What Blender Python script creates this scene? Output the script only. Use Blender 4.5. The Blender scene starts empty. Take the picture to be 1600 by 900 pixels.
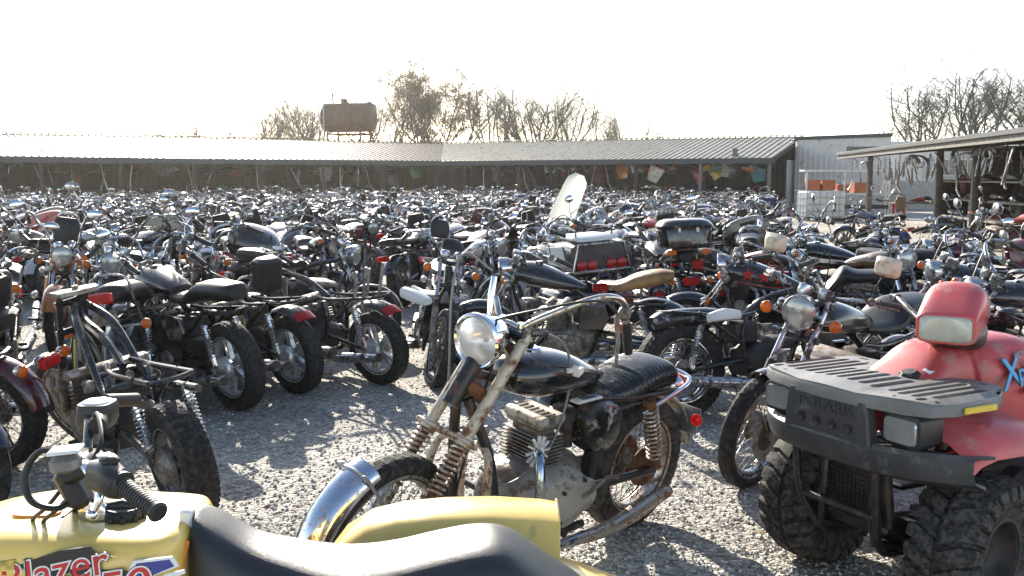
import bpy, math, random
import numpy as np
from mathutils import Vector, Matrix, Euler
R = math.radians
rnd = random.Random(7)
scene = bpy.context.scene
col = scene.collection

# ------------------------------------------------------------------ camera numbers
CAMZ, FPX, PITCH = 1.65, 1500.0, R(6.54)
def ray(px, py):
    u, v = (px-800)/FPX, (450-py)/FPX
    return Vector((u, math.cos(PITCH)+v*math.sin(PITCH), -math.sin(PITCH)+v*math.cos(PITCH)))
def P(px, py, Y):
    r = ray(px, py); return Vector((r.x*Y/r.y, Y, CAMZ+r.z*Y/r.y))
def G(px, py, z=0.0):
    r = ray(px, py); s = (z-CAMZ)/r.z
    return Vector((r.x*s, r.y*s, z))

# ------------------------------------------------------------------ materials
MATS = {}
def mat(name, base=(.5,.5,.5), rough=.5, metal=0., coat=0., spec=.5, bump=0., bscale=60., var=0., vscale=8.,
        dirt=None, dirt_amt=0., dirt_scale=14., rvar=0., objcol=False, trans=0., translucent=0., tcol=None, dust=0.):
    m = bpy.data.materials.new(name); m.use_nodes = True
    nt = m.node_tree; N = nt.nodes; Lk = nt.links
    b = N['Principled BSDF']; out = N['Material Output']
    b.inputs['Base Color'].default_value = (*base, 1); b.inputs['Roughness'].default_value = rough
    b.inputs['Metallic'].default_value = metal; b.inputs['Coat Weight'].default_value = coat
    b.inputs['Coat Roughness'].default_value = .08
    b.inputs['Specular IOR Level'].default_value = spec
    b.inputs['Transmission Weight'].default_value = trans
    tc = N.new('ShaderNodeTexCoord')
    colsock = None
    def noise(sc, det=4, rgh=.6):
        n = N.new('ShaderNodeTexNoise'); n.inputs['Scale'].default_value = sc; n.inputs['Detail'].default_value = det
        n.inputs['Roughness'].default_value = rgh; Lk.new(tc.outputs['Object'], n.inputs['Vector']); return n
    def mix(fac, a, bb, mode='MIX'):
        x = N.new('ShaderNodeMix'); x.data_type = 'RGBA'; x.blend_type = mode
        for sock, val in ((x.inputs[0], fac), (x.inputs[6], a), (x.inputs[7], bb)):
            if hasattr(val, 'links'): Lk.new(val, sock)
            elif isinstance(val, (int, float)): sock.default_value = val
            else: sock.default_value = (*val, 1)
        return x.outputs[2]
    def ramp(sock, lo, hi):
        r = N.new('ShaderNodeMapRange'); r.inputs['From Min'].default_value = lo; r.inputs['From Max'].default_value = hi
        Lk.new(sock, r.inputs['Value']); return r.outputs['Result']
    if objcol:
        oi = N.new('ShaderNodeObjectInfo'); colsock = oi.outputs['Color']
    if var > 0:
        n = noise(vscale); lo = mix(1.0, colsock or base, (1-var,)*3, 'MULTIPLY'); hi = mix(1.0, colsock or base, (1+var,)*3, 'MULTIPLY')
        colsock = mix(ramp(n.outputs['Fac'], .35, .65), lo, hi)
    if dirt is not None:
        n = noise(dirt_scale, 6, .7); f = ramp(n.outputs['Fac'], .62-.3*dirt_amt, .72-.25*dirt_amt)
        colsock = mix(f, colsock or base, dirt)
        rr = N.new('ShaderNodeMapRange'); rr.inputs['To Min'].default_value = rough; rr.inputs['To Max'].default_value = max(rough, .8)
        Lk.new(f, rr.inputs['Value']); rs = rr.outputs['Result']
        if metal > .3:
            mm = N.new('ShaderNodeMapRange'); mm.inputs['To Min'].default_value = metal; mm.inputs['To Max'].default_value = 0.1
            Lk.new(f, mm.inputs['Value']); Lk.new(mm.outputs['Result'], b.inputs['Metallic'])
        Lk.new(rs, b.inputs['Roughness'])
    elif rvar > 0:
        n = noise(22, 5); rr = N.new('ShaderNodeMapRange'); rr.inputs['From Min'].default_value = .3; rr.inputs['From Max'].default_value = .7
        rr.inputs['To Min'].default_value = max(.03, rough-rvar); rr.inputs['To Max'].default_value = min(1, rough+rvar)
        Lk.new(n.outputs['Fac'], rr.inputs['Value']); Lk.new(rr.outputs['Result'], b.inputs['Roughness'])
    if dust > 0:
        g = N.new('ShaderNodeNewGeometry'); sx = N.new('ShaderNodeSeparateXYZ'); Lk.new(g.outputs['Normal'], sx.inputs[0])
        n = noise(9, 5); mu = N.new('ShaderNodeMath'); mu.operation = 'MULTIPLY'
        Lk.new(ramp(sx.outputs['Z'], .2, 1.), mu.inputs[0]); Lk.new(ramp(n.outputs['Fac'], .3, .75), mu.inputs[1])
        m2 = N.new('ShaderNodeMath'); m2.operation = 'MULTIPLY'; m2.inputs[1].default_value = dust; Lk.new(mu.outputs[0], m2.inputs[0])
        colsock = mix(m2.outputs[0], colsock or base, (.30,.27,.23))
    if colsock is not None: Lk.new(colsock, b.inputs['Base Color'])
    if bump > 0:
        n = noise(bscale, 5); bp = N.new('ShaderNodeBump'); bp.inputs['Strength'].default_value = min(1, bump)
        bp.inputs['Distance'].default_value = .004*max(1, bump)
        Lk.new(n.outputs['Fac'], bp.inputs['Height']); Lk.new(bp.outputs['Normal'], b.inputs['Normal'])
    if translucent > 0:
        t = N.new('ShaderNodeBsdfTranslucent'); t.inputs['Color'].default_value = (*(tcol or base), 1)
        ms = N.new('ShaderNodeMixShader'); ms.inputs[0].default_value = translucent
        Lk.new(b.outputs[0], ms.inputs[1]); Lk.new(t.outputs[0], ms.inputs[2]); Lk.new(ms.outputs[0], out.inputs['Surface'])
    MATS[name] = m
    return m
RUST = (.13,.055,.025)
mat('chrome', (.56,.56,.56), .12, 1., dirt=(.05,.04,.035), dirt_amt=.5, dirt_scale=13)
mat('worn_chrome', (.60,.56,.48), .17, 1., dirt=(.30,.21,.13), dirt_amt=.36, dirt_scale=22)
mat('clean_chrome', (.8,.8,.82), .07, 1., rvar=.04)
mat('pitted_chrome', (.66,.68,.72), .16, 1., dirt=(.22,.16,.12), dirt_amt=.22, dirt_scale=48)
mat('rusty_chrome', (.58,.52,.43), .28, .9, dirt=(.19,.10,.055), dirt_amt=.5, dirt_scale=26, bump=.2)
mat('alloy', (.42,.42,.42), .38, .85, var=.25, dirt=(.10,.08,.06), dirt_amt=.4, dirt_scale=24)
mat('bright_alloy', (.62,.62,.62), .34, .8, var=.15, dirt=(.2,.18,.16), dirt_amt=.3, dirt_scale=26)
mat('dull_alloy', (.28,.27,.25), .5, .7, var=.25, dirt=(.14,.10,.07), dirt_amt=.6, dirt_scale=22, bump=.3)
mat('cast_alloy', (.32,.30,.27), .5, .55, var=.2, dirt=(.16,.11,.07), dirt_amt=.55, dirt_scale=18, bump=.4)
mat('grimy_iron', (.035,.033,.032), .5, .2, var=.4, dirt=(.09,.06,.045), dirt_amt=.5, dirt_scale=20, bump=.3)
mat('black_enamel', (.012,.012,.013), .22, .0, coat=.3, dirt=(.08,.06,.05), dirt_amt=.22, dirt_scale=25, dust=.25)
mat('flaked_enamel', (.010,.011,.012), .25, .0, coat=.3, dirt=(.42,.40,.37), dirt_amt=.22, dirt_scale=15, dust=.2)
mat('paint', (.02,.02,.02), .20, .0, coat=.7, objcol=True, dirt=(.10,.08,.06), dirt_amt=.08, dirt_scale=16, dust=.07)
mat('rust', (.15,.065,.03), .85, .1, var=.45, vscale=30, bump=.6)
mat('beige_rust', (.50,.44,.34), .45, .25, dirt=(.17,.075,.035), dirt_amt=.42, dirt_scale=17, bump=.3)
mat('black_rust', (.018,.018,.018), .35, .1, dirt=(.12,.06,.035), dirt_amt=.32, dirt_scale=22, bump=.2)
mat('tyre', (.016,.016,.016), .78, bump=.5, bscale=110, var=.3, dirt=(.055,.050,.045), dirt_amt=.5, dirt_scale=38, spec=.3)
mat('tyre_dusty', (.022,.021,.020), .8, bump=.5, bscale=90, var=.3, dirt=(.085,.075,.065), dirt_amt=.6, dirt_scale=40, spec=.3)
mat('rubber', (.015,.015,.015), .6, bump=.3, bscale=120, dust=.3)
mat('plastic', (.012,.012,.013), .42, bump=.15, bscale=200, dust=.15, var=.2)
mat('faded_plastic', (.15,.15,.146), .42, bump=.25, bscale=160, var=.2, vscale=6, dirt=(.16,.15,.13), dirt_amt=.25, dust=.8)
mat('seat_black', (.010,.010,.011), .42, bump=.5, bscale=170, dust=.08, var=.3, spec=.35)
mat('seat_torn', (.013,.014,.014), .24, bump=.8, bscale=26, var=.3, dirt=(.07,.06,.05), dirt_amt=.2, dirt_scale=20, dust=.12)
mat('tan_leather', (.22,.125,.045), .55, bump=.9, bscale=24, var=.35, vscale=9)
mat('brown_leather', (.17,.10,.06), .45, bump=.6, bscale=40, var=.3)
mat('lens', (.36,.38,.37), .10, .5, coat=.5, bump=.4, bscale=40, var=.15)
mat('old_lens', (.42,.42,.36), .22, .1, coat=.3, bump=.3, bscale=50, var=.2)
mat('mirror', (.85,.87,.9), .04, 1.)
mat('red_lens', (.45,.008,.008), .12, coat=.6, translucent=.45, tcol=(.9,.02,.01), bump=.5, bscale=150)
mat('amber_lens', (.75,.20,.015), .15, coat=.5, translucent=.5, tcol=(1.,.36,.03), bump=.5, bscale=150)
mat('cable', (.012,.012,.012), .45)
mat('grey_cable', (.18,.18,.17), .45)
mat('yellow_wire', (.6,.5,.05), .5)
mat('smoke_shield', (.82,.82,.76), .25, 0, translucent=.55, tcol=(.95,.95,.88), bump=.1, bscale=8)
def mt(n): return MATS[n]

# ------------------------------------------------------------------ mesh builder
def basis(d):
    d = Vector(d).normalized(); a = Vector((0,0,1)) if abs(d.z) < .9 else Vector((1,0,0))
    u = d.cross(a).normalized(); return u, d.cross(u).normalized(), d
def crom(pts, k=5):
    pts = [Vector(p) for p in pts]
    if len(pts) < 3: return pts
    q = [pts[0]*2-pts[1]]+pts+[pts[-1]*2-pts[-2]]; o = []
    for i in range(1, len(q)-2):
        a,b,c,d = q[i-1:i+3]
        for j in range(k):
            t = j/k; o.append(.5*((2*b)+(c-a)*t+(2*a-5*b+4*c-d)*t*t+(3*b-a-3*c+d)*t**3))
    o.append(pts[-1]); return o
class MB:
    def __init__(s, m='black_enamel'): s.v = []; s.f = []; s.mi = []; s.mats = [m]; s.cur = 0
    def use(s, m):
        if m not in s.mats: s.mats.append(m)
        s.cur = s.mats.index(m); return s
    def add(s, vs, fs):
        o = len(s.v); s.v += [Vector(v) for v in vs]; s.f += [tuple(i+o for i in f) for f in fs]; s.mi += [s.cur]*len(fs); return s
    def rings(s, rings, cap=True, closed=False, capends=(1,1)):
        n = len(rings[0]); vs = [p for r in rings for p in r]; fs = []; k = len(rings)
        for i in range(k if closed else k-1):
            a = i*n; b = ((i+1) % k)*n
            for j in range(n):
                j2 = (j+1) % n; fs.append((a+j, a+j2, b+j2, b+j))
        if cap and not closed:
            if capends[0]: fs.append(tuple(range(n-1, -1, -1)))
            if capends[1]: fs.append(tuple((k-1)*n+j for j in range(n)))
        return s.add(vs, fs)
    def tube(s, pts, r, n=8, smooth=0, cap=True):
        pts = crom(pts, smooth) if smooth else [Vector(p) for p in pts]
        k = len(pts); rs = r if isinstance(r, (list, tuple)) else [r]*k
        if len(rs) != k: rs = [rs[0]+(rs[-1]-rs[0])*i/(k-1) if len(rs) == 2 else rs[min(len(rs)-1, int(i*len(rs)/k))] for i in range(k)]
        u = None; rg = []
        for i, p in enumerate(pts):
            d = (pts[min(i+1, k-1)]-pts[max(i-1, 0)])
            if d.length < 1e-9: d = Vector((0,0,1))
            d.normalize()
            if u is None: u, w, _ = basis(d)
            else:
                u = (u-d*u.dot(d)); u = u.normalized() if u.length > 1e-6 else basis(d)[0]; w = d.cross(u)
            rg.append([p+(u*math.cos(2*math.pi*j/n)+w*math.sin(2*math.pi*j/n))*rs[i] for j in range(n)])
        return s.rings(rg, cap)
    def mir(s, pts, r, **k):
        s.tube(pts, r, **k); return s.tube([(p[0], -p[1], p[2]) for p in pts], r, **k)
    def lathe(s, prof, c, ax=(0,1,0), n=24, closed=False, cap=None):
        u, w, d = basis(ax); c = Vector(c)
        rg = [[c+d*t+(u*math.cos(2*math.pi*j/n)+w*math.sin(2*math.pi*j/n))*max(r, 1e-4) for j in range(n)] for r, t in prof]
        return s.rings(rg, cap=(not closed) if cap is None else cap, closed=closed)
    def torus(s, c, ax, R_, r, n=24, m=8):
        return s.lathe([(R_+r*math.cos(2*math.pi*k/m), r*math.sin(2*math.pi*k/m)) for k in range(m)], c, ax, n, closed=True)
    def cyl(s, a, b, r, n=12, r2=None, bev=0):
        a = Vector(a); b = Vector(b); L = (b-a).length; r2 = r if r2 is None else r2
        prof = [(r, 0), (r2, L)] if not bev else [(r-bev, 0), (r, bev), (r2, L-bev), (r2-bev, L)]
        return s.lathe(prof, a, b-a, n)
    def ell(s, c, rad, rot=None, n=12, m=8, zmin=-1., p=1.):
        c = Vector(c); rg = []; M = rot.to_matrix() if isinstance(rot, Euler) else (rot or Matrix.Identity(3))
        for i in range(m+1):
            a = -math.pi/2+math.pi*i/m; z = max(math.sin(a), zmin); q = math.cos(a) if z > zmin else math.sqrt(max(0, 1-zmin*zmin))*(0.02 if i == 0 else 1)
            rg.append([c+M@Vector((rad[0]*max(q,.02)*math.cos(2*math.pi*j/n), rad[1]*max(q,.02)*math.sin(2*math.pi*j/n), rad[2]*z)) for j in range(n)])
        return s.rings(rg)
    def box(s, c, size, rot=None, b=.004):
        hx, hy, hz = [q/2 for q in size]; b = min(b, hx*.6, hy*.6, hz*.6); c = Vector(c)
        M = rot.to_matrix() if isinstance(rot, Euler) else (rot or Matrix.Identity(3))
        def ring(z, i):
            x, y = hx-i, hy-i
            return [c+M@Vector(q) for q in ((x-b,-y,z),(x,-y+b,z),(x,y-b,z),(x-b,y,z),(-x+b,y,z),(-x,y-b,z),(-x,-y+b,z),(-x+b,-y,z))]
        if b <= 0:
            rr = lambda z: [c+M@Vector(q) for q in ((hx,-hy,z),(hx,hy,z),(-hx,hy,z),(-hx,-hy,z))]
            return s.rings([rr(-hz), rr(hz)])
        return s.rings([ring(-hz, b), ring(-hz+b, 0), ring(hz-b, 0), ring(hz, b)])
    def loft(s, st, n=16, ax='x', smooth=0):
        """st: (pos, a, b, ra, rb[, rb_low, exp]) super-ellipse sections square to the axis"""
        if smooth:
            L = [tuple(x)+(x[4],)*(6-len(x)) if len(x) < 6 else tuple(x) for x in st]; L = [x+(2.6,) if len(x) < 7 else x for x in L]
            A = np.array(L); o = []
            B = np.vstack([2*A[0]-A[1], A, 2*A[-1]-A[-2]])
            for i in range(1, len(B)-2):
                a,b_,c_,d = B[i-1:i+3]
                for j in range(smooth):
                    t = j/smooth; o.append(.5*((2*b_)+(c_-a)*t+(2*a-5*b_+4*c_-d)*t*t+(3*b_-a-3*c_+d)*t**3))
            o.append(A[-1]); st = [tuple(map(float, q)) for q in o]
        rg = []
        for q in st:
            pos, ca, cb, ra, rb = q[:5]; rl = q[5] if len(q) > 5 else rb; e = q[6] if len(q) > 6 else 2.6
            ra = max(ra, .001); rb = max(rb, .001); rl = max(rl, .001)
            ring = []
            for j in range(n):
                t = 2*math.pi*j/n; cx = math.copysign(abs(math.cos(t))**(2/e), math.cos(t)); sy = math.copysign(abs(math.sin(t))**(2/e), math.sin(t))
                a = ca+ra*cx; b = cb+(rb if sy > 0 else rl)*sy
                ring.append({'x': (pos, a, b), 'y': (a, pos, b), 'z': (a, b, pos)}[ax])
            rg.append(ring)
        return s.rings(rg)
    def prism(s, pts, y0, y1, b=.004, plane='xz'):
        n = len(pts); cx = sum(p[0] for p in pts)/n; cy = sum(p[1] for p in pts)/n
        ext = max(max(abs(p[0]-cx), abs(p[1]-cy)) for p in pts)
        def ring(t, k):
            out = []
            for p in pts:
                a, c = cx+(p[0]-cx)*k, cy+(p[1]-cy)*k
                out.append({'xz': (a, t, c), 'xy': (a, c, t), 'yz': (t, a, c)}[plane])
            return out
        k = 1-b/ext; sg = 1 if y1 > y0 else -1
        return s.rings([ring(y0, k), ring(y0+sg*b, 1), ring(y1-sg*b, 1), ring(y1, k)]) if b > 0 else s.rings([ring(y0, 1), ring(y1, 1)])
    def spring(s, a, b, Rr, r, turns, n=5, seg=10):
        a = Vector(a); b = Vector(b); u, w, d = basis(b-a); L = (b-a).length; k = int(turns*seg)
        return s.tube([a+d*(L*i/k)+(u*math.cos(2*math.pi*i/seg)+w*math.sin(2*math.pi*i/seg))*Rr for i in range(k+1)], r, n=n)
    def shell(s, grid, th=.004):
        """grid of points (rows of equal length) -> thin curved sheet with thickness"""
        R_, C = len(grid), len(grid[0]); g = [[Vector(p) for p in r] for r in grid]; nn = []
        for i in range(R_):
            row = []
            for j in range(C):
                du = g[min(i+1,R_-1)][j]-g[max(i-1,0)][j]; dv = g[i][min(j+1,C-1)]-g[i][max(j-1,0)]
                q = du.cross(dv); row.append(q.normalized() if q.length > 1e-9 else Vector((0,0,1)))
            nn.append(row)
        vs = [g[i][j] for i in range(R_) for j in range(C)]+[g[i][j]-nn[i][j]*th for i in range(R_) for j in range(C)]
        o = R_*C; fs = []
        for i in range(R_-1):
            for j in range(C-1):
                a,b,c,d = i*C+j, i*C+j+1, (i+1)*C+j+1, (i+1)*C+j
                fs += [(d,c,b,a), (o+a,o+b,o+c,o+d)]
        edge = [(i, 0) for i in range(R_-1, 0, -1)]+[(0, j) for j in range(C-1)]+[(i, C-1) for i in range(R_-1)]+[(R_-1, j) for j in range(C-1, 0, -1)]
        e = [i*C+j for i, j in edge]
        for k in range(len(e)):
            a, b = e[k], e[(k+1) % len(e)]; fs.append((a, b, o+b, o+a))
        return s.add(vs, fs)
    def arch(s, c, rad, a0, a1, w, th=.004, n=14, lip=.35, m=6, wf=None):
        """fender: arc round the axle c from angle a0 to a1 (0 = forward, 90 = up), width w, curved across"""
        g = []
        for i in range(n+1):
            a = R(a0+(a1-a0)*i/n); ww = w*(wf(i/n) if wf else 1); row = []
            for j in range(m+1):
                t = -1+2*j/m; y = ww/2*math.sin(t*math.pi/2*.98); dr = -ww*lip*(1-math.cos(t*math.pi/2))
                row.append((c[0]+(rad+dr)*math.cos(a), c[1]+y, c[2]+(rad+dr)*math.sin(a)))
            g.append(row)
        return s.shell(g, th)
    def xf(s, M): s.v = [M@v for v in s.v]; return s
    def join(s, o):
        k = len(s.v); s.v += o.v; s.f += [tuple(i+k for i in f) for f in o.f]
        for i in o.mi:
            s.use(o.mats[i]); s.mi.append(s.cur)
        return s
    def mesh(s, name, sharp=38):
        me = bpy.data.meshes.new(name); me.from_pydata([tuple(v) for v in s.v], [], s.f)
        for m in s.mats: me.materials.append(mt(m))
        me.polygons.foreach_set('material_index', s.mi)
        me.polygons.foreach_set('use_smooth', [True]*len(s.f))
        me.update(); me.set_sharp_from_angle(angle=R(sharp)); return me
    def build(s, name, parent=None, color=None, label=None):
        o = bpy.data.objects.new(name, s.mesh(name)); col.objects.link(o)
        if parent is not None: o.parent = parent
        if color: o.color = (*color, 1)
        if label: o['label'] = label
        return o
def tag(o, label=None, cat=None, group=None, kind=None):
    for k, v in (('label', label), ('category', cat), ('group', group), ('kind', kind)):
        if v: o[k] = v
    return o
def empty(name, loc=(0,0,0), rz=0., label=None, cat=None, group=None, rx=0.):
    o = bpy.data.objects.new(name, None); col.objects.link(o); o.empty_display_size = .1
    o.matrix_world = Matrix.Translation(loc)@Matrix.Rotation(rz, 4, 'Z')@Matrix.Rotation(rx, 4, 'X')
    return tag(o, label, cat, group)
def setpose(o, loc, rz, lean=0.):
    o.location = loc; o.rotation_mode = 'ZXY' if False else 'XYZ'; o.rotation_euler = (lean, 0, rz)
def copy_tree(o, parent=None):
    c = o.copy(); col.objects.link(c); c.parent = parent
    for ch in list(o.children): copy_tree(ch, c)
    return c
def text_obj(name, txt, m, size, M, parent=None, ext=.002, shear=0., xs=1., offset=0., bold=False):
    cu = bpy.data.curves.new(name, 'FONT'); cu.body = txt; cu.size = size; cu.extrude = ext; cu.shear = shear; cu.offset = offset
    cu.align_x = 'CENTER'; cu.align_y = 'CENTER'
    t = bpy.data.objects.new(name, cu); col.objects.link(t); bpy.context.view_layer.update()
    me = bpy.data.meshes.new_from_object(t.evaluated_get(bpy.context.evaluated_depsgraph_get()))
    bpy.data.objects.remove(t); me.materials.clear(); me.materials.append(mt(m))
    me.transform(Matrix.Diagonal((xs,1,1,1))); me.transform(M)
    o = bpy.data.objects.new(name, me); col.objects.link(o)
    if parent is not None: o.parent = parent
    return o
def frame_M(o, x, y):
    """matrix with local x along x, local y along y (both vectors), origin o"""
    x = Vector(x).normalized(); z = x.cross(Vector(y)).normalized(); y = z.cross(x)
    M = Matrix((x, y, z)).transposed().to_4x4(); M.translation = Vector(o); return M
# ------------------------------------------------------------------ wheels
def tyre_mb(c, Rw, W, n=40, m='tyre', tread=False):
    t = MB(m); h = W*.78
    prof = [(Rw-h-.012, -.36*W), (Rw-h+.006, -.44*W), (Rw-.62*h, -.5*W), (Rw-.3*h, -.485*W), (Rw-.12*h, -.40*W), (Rw-.03*h, -.24*W), (Rw, 0)]
    prof = prof+[(r, -y) for r, y in prof[-2::-1]]
    t.lathe(prof, c, (0,1,0), n, cap=False)
    if tread:
        k = 46
        for i in range(k):
            a = 2*math.pi*i/k
            for sg in (-1, 1):
                for (f0, f1, rr) in ((.06, .22, -.002), (.27, .42, -.012)):
                    a2 = a+(math.pi/k if sg > 0 else 0)
                    p = [(math.cos(a2+q)*(Rw+rr+dr), sg*f*W, math.sin(a2+q)*(Rw+rr+dr)) for f, q in ((f0, 0), (f1, .05*0), (f1, .075), (f0, .075)) for dr in (0,)]
                    lo = [Vector((x*.97+c[0], y+c[1], z*.97+c[2])) for x, y, z in p]; hi = [Vector((x*1.006+c[0], y+c[1], z*1.006+c[2])) for x, y, z in p]
                    t.rings([lo, hi])
    return t
def rim_mb(c, Rw, W, style='spoke', n=40, m='chrome', q=1, hubm='dull_alloy'):
    r = MB(m); h = W*.78; Ri = Rw-h; c = Vector(c); w = .40*W
    r.lathe([(Ri+.012, -w), (Ri+.014, -w-.004), (Ri-.004, -w-.004), (Ri-.010, -w*.7), (Ri-.024, -w*.35), (Ri-.024, w*.35), (Ri-.010, w*.7), (Ri-.004, w+.004), (Ri+.014, w+.004), (Ri+.012, w)], c, (0,1,0), n, cap=False)
    r.use(hubm)
    r.lathe([(.012,-.075),(.02,-.075),(.022,-.05),(.055,-.046),(.06,-.04),(.035,-.03),(.035,.03),(.06,.04),(.055,.046),(.022,.05),(.02,.075),(.012,.075)], c, (0,1,0), 16 if q else 8)
    if style == 'spoke':
        r.use('dull_alloy' if q > 1 else m); k = 36 if q > 1 else (20 if q else 10); rs = .0022 if q > 1 else (.003 if q else .004)
        for i in range(k):
            sg = 1 if i % 2 else -1; a = 2*math.pi*i/k; a2 = a+(.42 if (i//2) % 2 else -.42)
            r.tube([c+Vector((.056*math.cos(a), sg*.042, .056*math.sin(a))), c+Vector(((Ri-.02)*math.cos(a2), sg*.006, (Ri-.02)*math.sin(a2)))], rs, n=3, cap=False)
    else:
        r.use(hubm); k = 5
        for i in range(k):
            for da in (-.13, .13):
                a = 2*math.pi*i/k
                p0 = c+Vector((.045*math.cos(a+da*2), 0, .045*math.sin(a+da*2))); p1 = c+Vector(((Ri-.018)*math.cos(a+da), 0, (Ri-.018)*math.sin(a+da)))
                u, _, d = basis(p1-p0); sd = Vector((0,1,0)); pr = d.cross(sd)
                rg = [[p+sd*ya*y_+pr*xa*y_ for ya, xa in ((-.016,-.009),(.016,-.009),(.016,.009),(-.016,.009))] for p, y_ in ((p0, 1.2), (p1, .9))]
                r.rings(rg)
    return r
def disc_mb(c, side, rad=.135):
    d = MB('dull_alloy'); y = side*.062
    d.lathe([(rad, -.002), (rad, .002), (rad*.62, .002), (rad*.62, -.002)], Vector(c)+Vector((0,y,0)), (0,1,0), 28, closed=True)
    d.use('grimy_iron').lathe([(rad*.64, -.003), (rad*.64, .003), (.03, .006), (.03, -.006)], Vector(c)+Vector((0,y,0)), (0,1,0), 20, closed=True)
    return d
def shock_parts(a, b, q, body='chrome', sp='chrome', R_=.028):
    a = Vector(a); b = Vector(b); m = MB(body); d = (b-a)
    m.cyl(a-Vector((0,.018,0)), a+Vector((0,.018,0)), .018, 8); m.cyl(b-Vector((0,.018,0)), b+Vector((0,.018,0)), .018, 8)
    m.tube([a, a+d*.30], .024, n=8); m.tube([a+d*.2, a+d*.95], .012, n=6); m.tube([a+d*.72, b], [.027, .02], n=8)
    s = MB(sp)
    if q: s.spring(a+d*.12, a+d*.82, R_, .0042, 11, n=5 if q > 1 else 4, seg=10 if q > 1 else 7)
    else: s.tube([a+d*.15, a+d*.8], R_, n=6)
    return m, s

BARS = {'low': [(0,.0,0),(0,.06,0),(-.01,.18,.05),(-.07,.30,.07),(-.20,.37,.05)],
 'flat': [(0,0,0),(0,.1,.0),(.01,.2,.02),(-.02,.3,.03),(-.12,.385,.02)],
 'buck': [(0,0,0),(0,.07,.01),(.03,.14,.15),(-.03,.25,.19),(-.16,.33,.16),(-.30,.36,.08)],
 'pull': [(0,0,0),(0,.07,.02),(.02,.16,.11),(-.05,.28,.15),(-.2,.33,.12),(-.34,.35,.05)],
 'ape': [(0,0,0),(0,.1,.02),(.04,.17,.2),(.03,.27,.34),(-.08,.34,.34),(-.24,.37,.26)]}
ENG = {}
def engine_mb(kind, q):
    """returns list of (name, MB, parent index or None) in bike coordinates, crank about (0.06,0,0.36)"""
    e = MB('dull_alloy'); out = []
    if kind == 'four':
        e.use('grimy_iron').loft([(-.20,0,.33,.12,.07,.09),(-.14,0,.34,.17,.11,.12),(.02,0,.34,.19,.12,.13),(.16,0,.35,.19,.10,.11),(.24,0,.36,.15,.06,.07)], n=12, smooth=2 if q else 0)
        e.use('cast_alloy')
        for sg in (-1, 1):
            e.lathe([(.10,0),(.098,.03),(.08,.045),(.02,.05)], (.08, sg*.18, .35), (0,sg,0), 20 if q else 10)
            e.lathe([(.075,0),(.07,.025),(.02,.03)], (-.12, sg*.16, .33), (0,sg,0), 16 if q else 8)
        c = MB('grimy_iron'); w = .21; nf = 7 if q else 4
        c.box((.06,0,.52), (.13,.36,.20), Euler((0,R(12),0)), .01)
        for i in range(nf):
            z = .45+.15*i/nf; c.box((.05+.03*i/nf, 0, z), (.19,.40,.006 if q else .012), Euler((0,R(12),0)), .0)
        c.use('cast_alloy').box((.09,0,.635), (.20,.42,.055), Euler((0,R(12),0)), .02)
        out = [('engine', e, None), ('cylinder_block', c, 0)]
    elif kind == 'flat':   # boxer like touring engine
        e.use('grimy_iron').loft([(-.26,0,.36,.12,.10),(-.1,0,.38,.17,.15),(.12,0,.38,.17,.15),(.24,0,.38,.12,.10)], n=12, smooth=2 if q else 0)
        c = MB('cast_alloy')
        out = [('engine', e, None)]
        for sg in (-1, 1):
            c = MB('cast_alloy'); c.box((.04, sg*.25, .38), (.30,.16,.13), None, .025); c.use('chrome').box((.04, sg*.335, .38), (.28,.03,.11), None, .015); out.append(('cylinder_head', c, 0))
    elif kind == 'vee':
        e.use('cast_alloy').loft([(-.26,0,.33,.07,.07,.08),(-.18,0,.34,.12,.10,.11),(.02,0,.35,.14,.13,.13),(.14,0,.34,.13,.10,.11),(.2,0,.33,.09,.05,.06)], n=12, smooth=2 if q else 0)
        e.use('chrome').lathe([(.09,0),(.088,.03),(.02,.045)], (.05,.14,.34), (0,1,0), 20 if q else 10).lathe([(.09,0),(.088,.03),(.02,.045)], (.02,-.13,.34), (0,-1,0), 20 if q else 10)
        out = [('engine', e, None)]
        for ang in (-24, 28):
            c = MB('grimy_iron'); M = Matrix.Translation((.03,0,.40))@Matrix.Rotation(R(ang), 4, 'Y')
            c.cyl((0,0,0), (0,0,.24), .055, 10); nf = 8 if q else 4
            for i in range(nf): c.lathe([(.07,0),(.085,.003),(.07,.006)], (0,0,.05+.13*i/nf), (0,0,1), 14 if q else 8)
            c.use('chrome').box((0,0,.235), (.13,.14,.07), None, .02); c.xf(M); out.append(('cylinder', c, 0))
    else:  # upright twin
        e.use('cast_alloy').loft([(-.26,0,.34,.07,.09,.09),(-.16,0,.34,.12,.12,.12),(.02,0,.34,.14,.13,.14),(.15,0,.34,.13,.11,.12),(.2,0,.34,.09,.06,.06)], n=12, smooth=2 if q else 0)
        e.use('dull_alloy').loft([(.135,-.02,.34,.17,.085),(.165,-.02,.34,.165,.08),(.18,-.02,.34,.12,.05)], n=16, ax='y').loft([(-.135,-.02,.34,.17,.085),(-.165,-.02,.34,.165,.08),(-.18,-.02,.34,.12,.05)], n=16, ax='y')
        c = MB('dull_alloy'); nf = 9 if q else 4
        c.box((.05,0,.52), (.11,.22,.2), None, .01)
        for i in range(nf): c.box((.05,0,.44+.15*i/nf), (.18,.27,.005 if q else .012), None, 0)
        c.use('cast_alloy').box((.05,0,.62), (.17,.25,.045), None, .015).box((.11,0,.65), (.05,.2,.04), None, .015).box((-.01,0,.65), (.05,.2,.04), None, .015)
        out = [('engine', e, None), ('cylinder_block', c, 0)]
    return out

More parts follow.
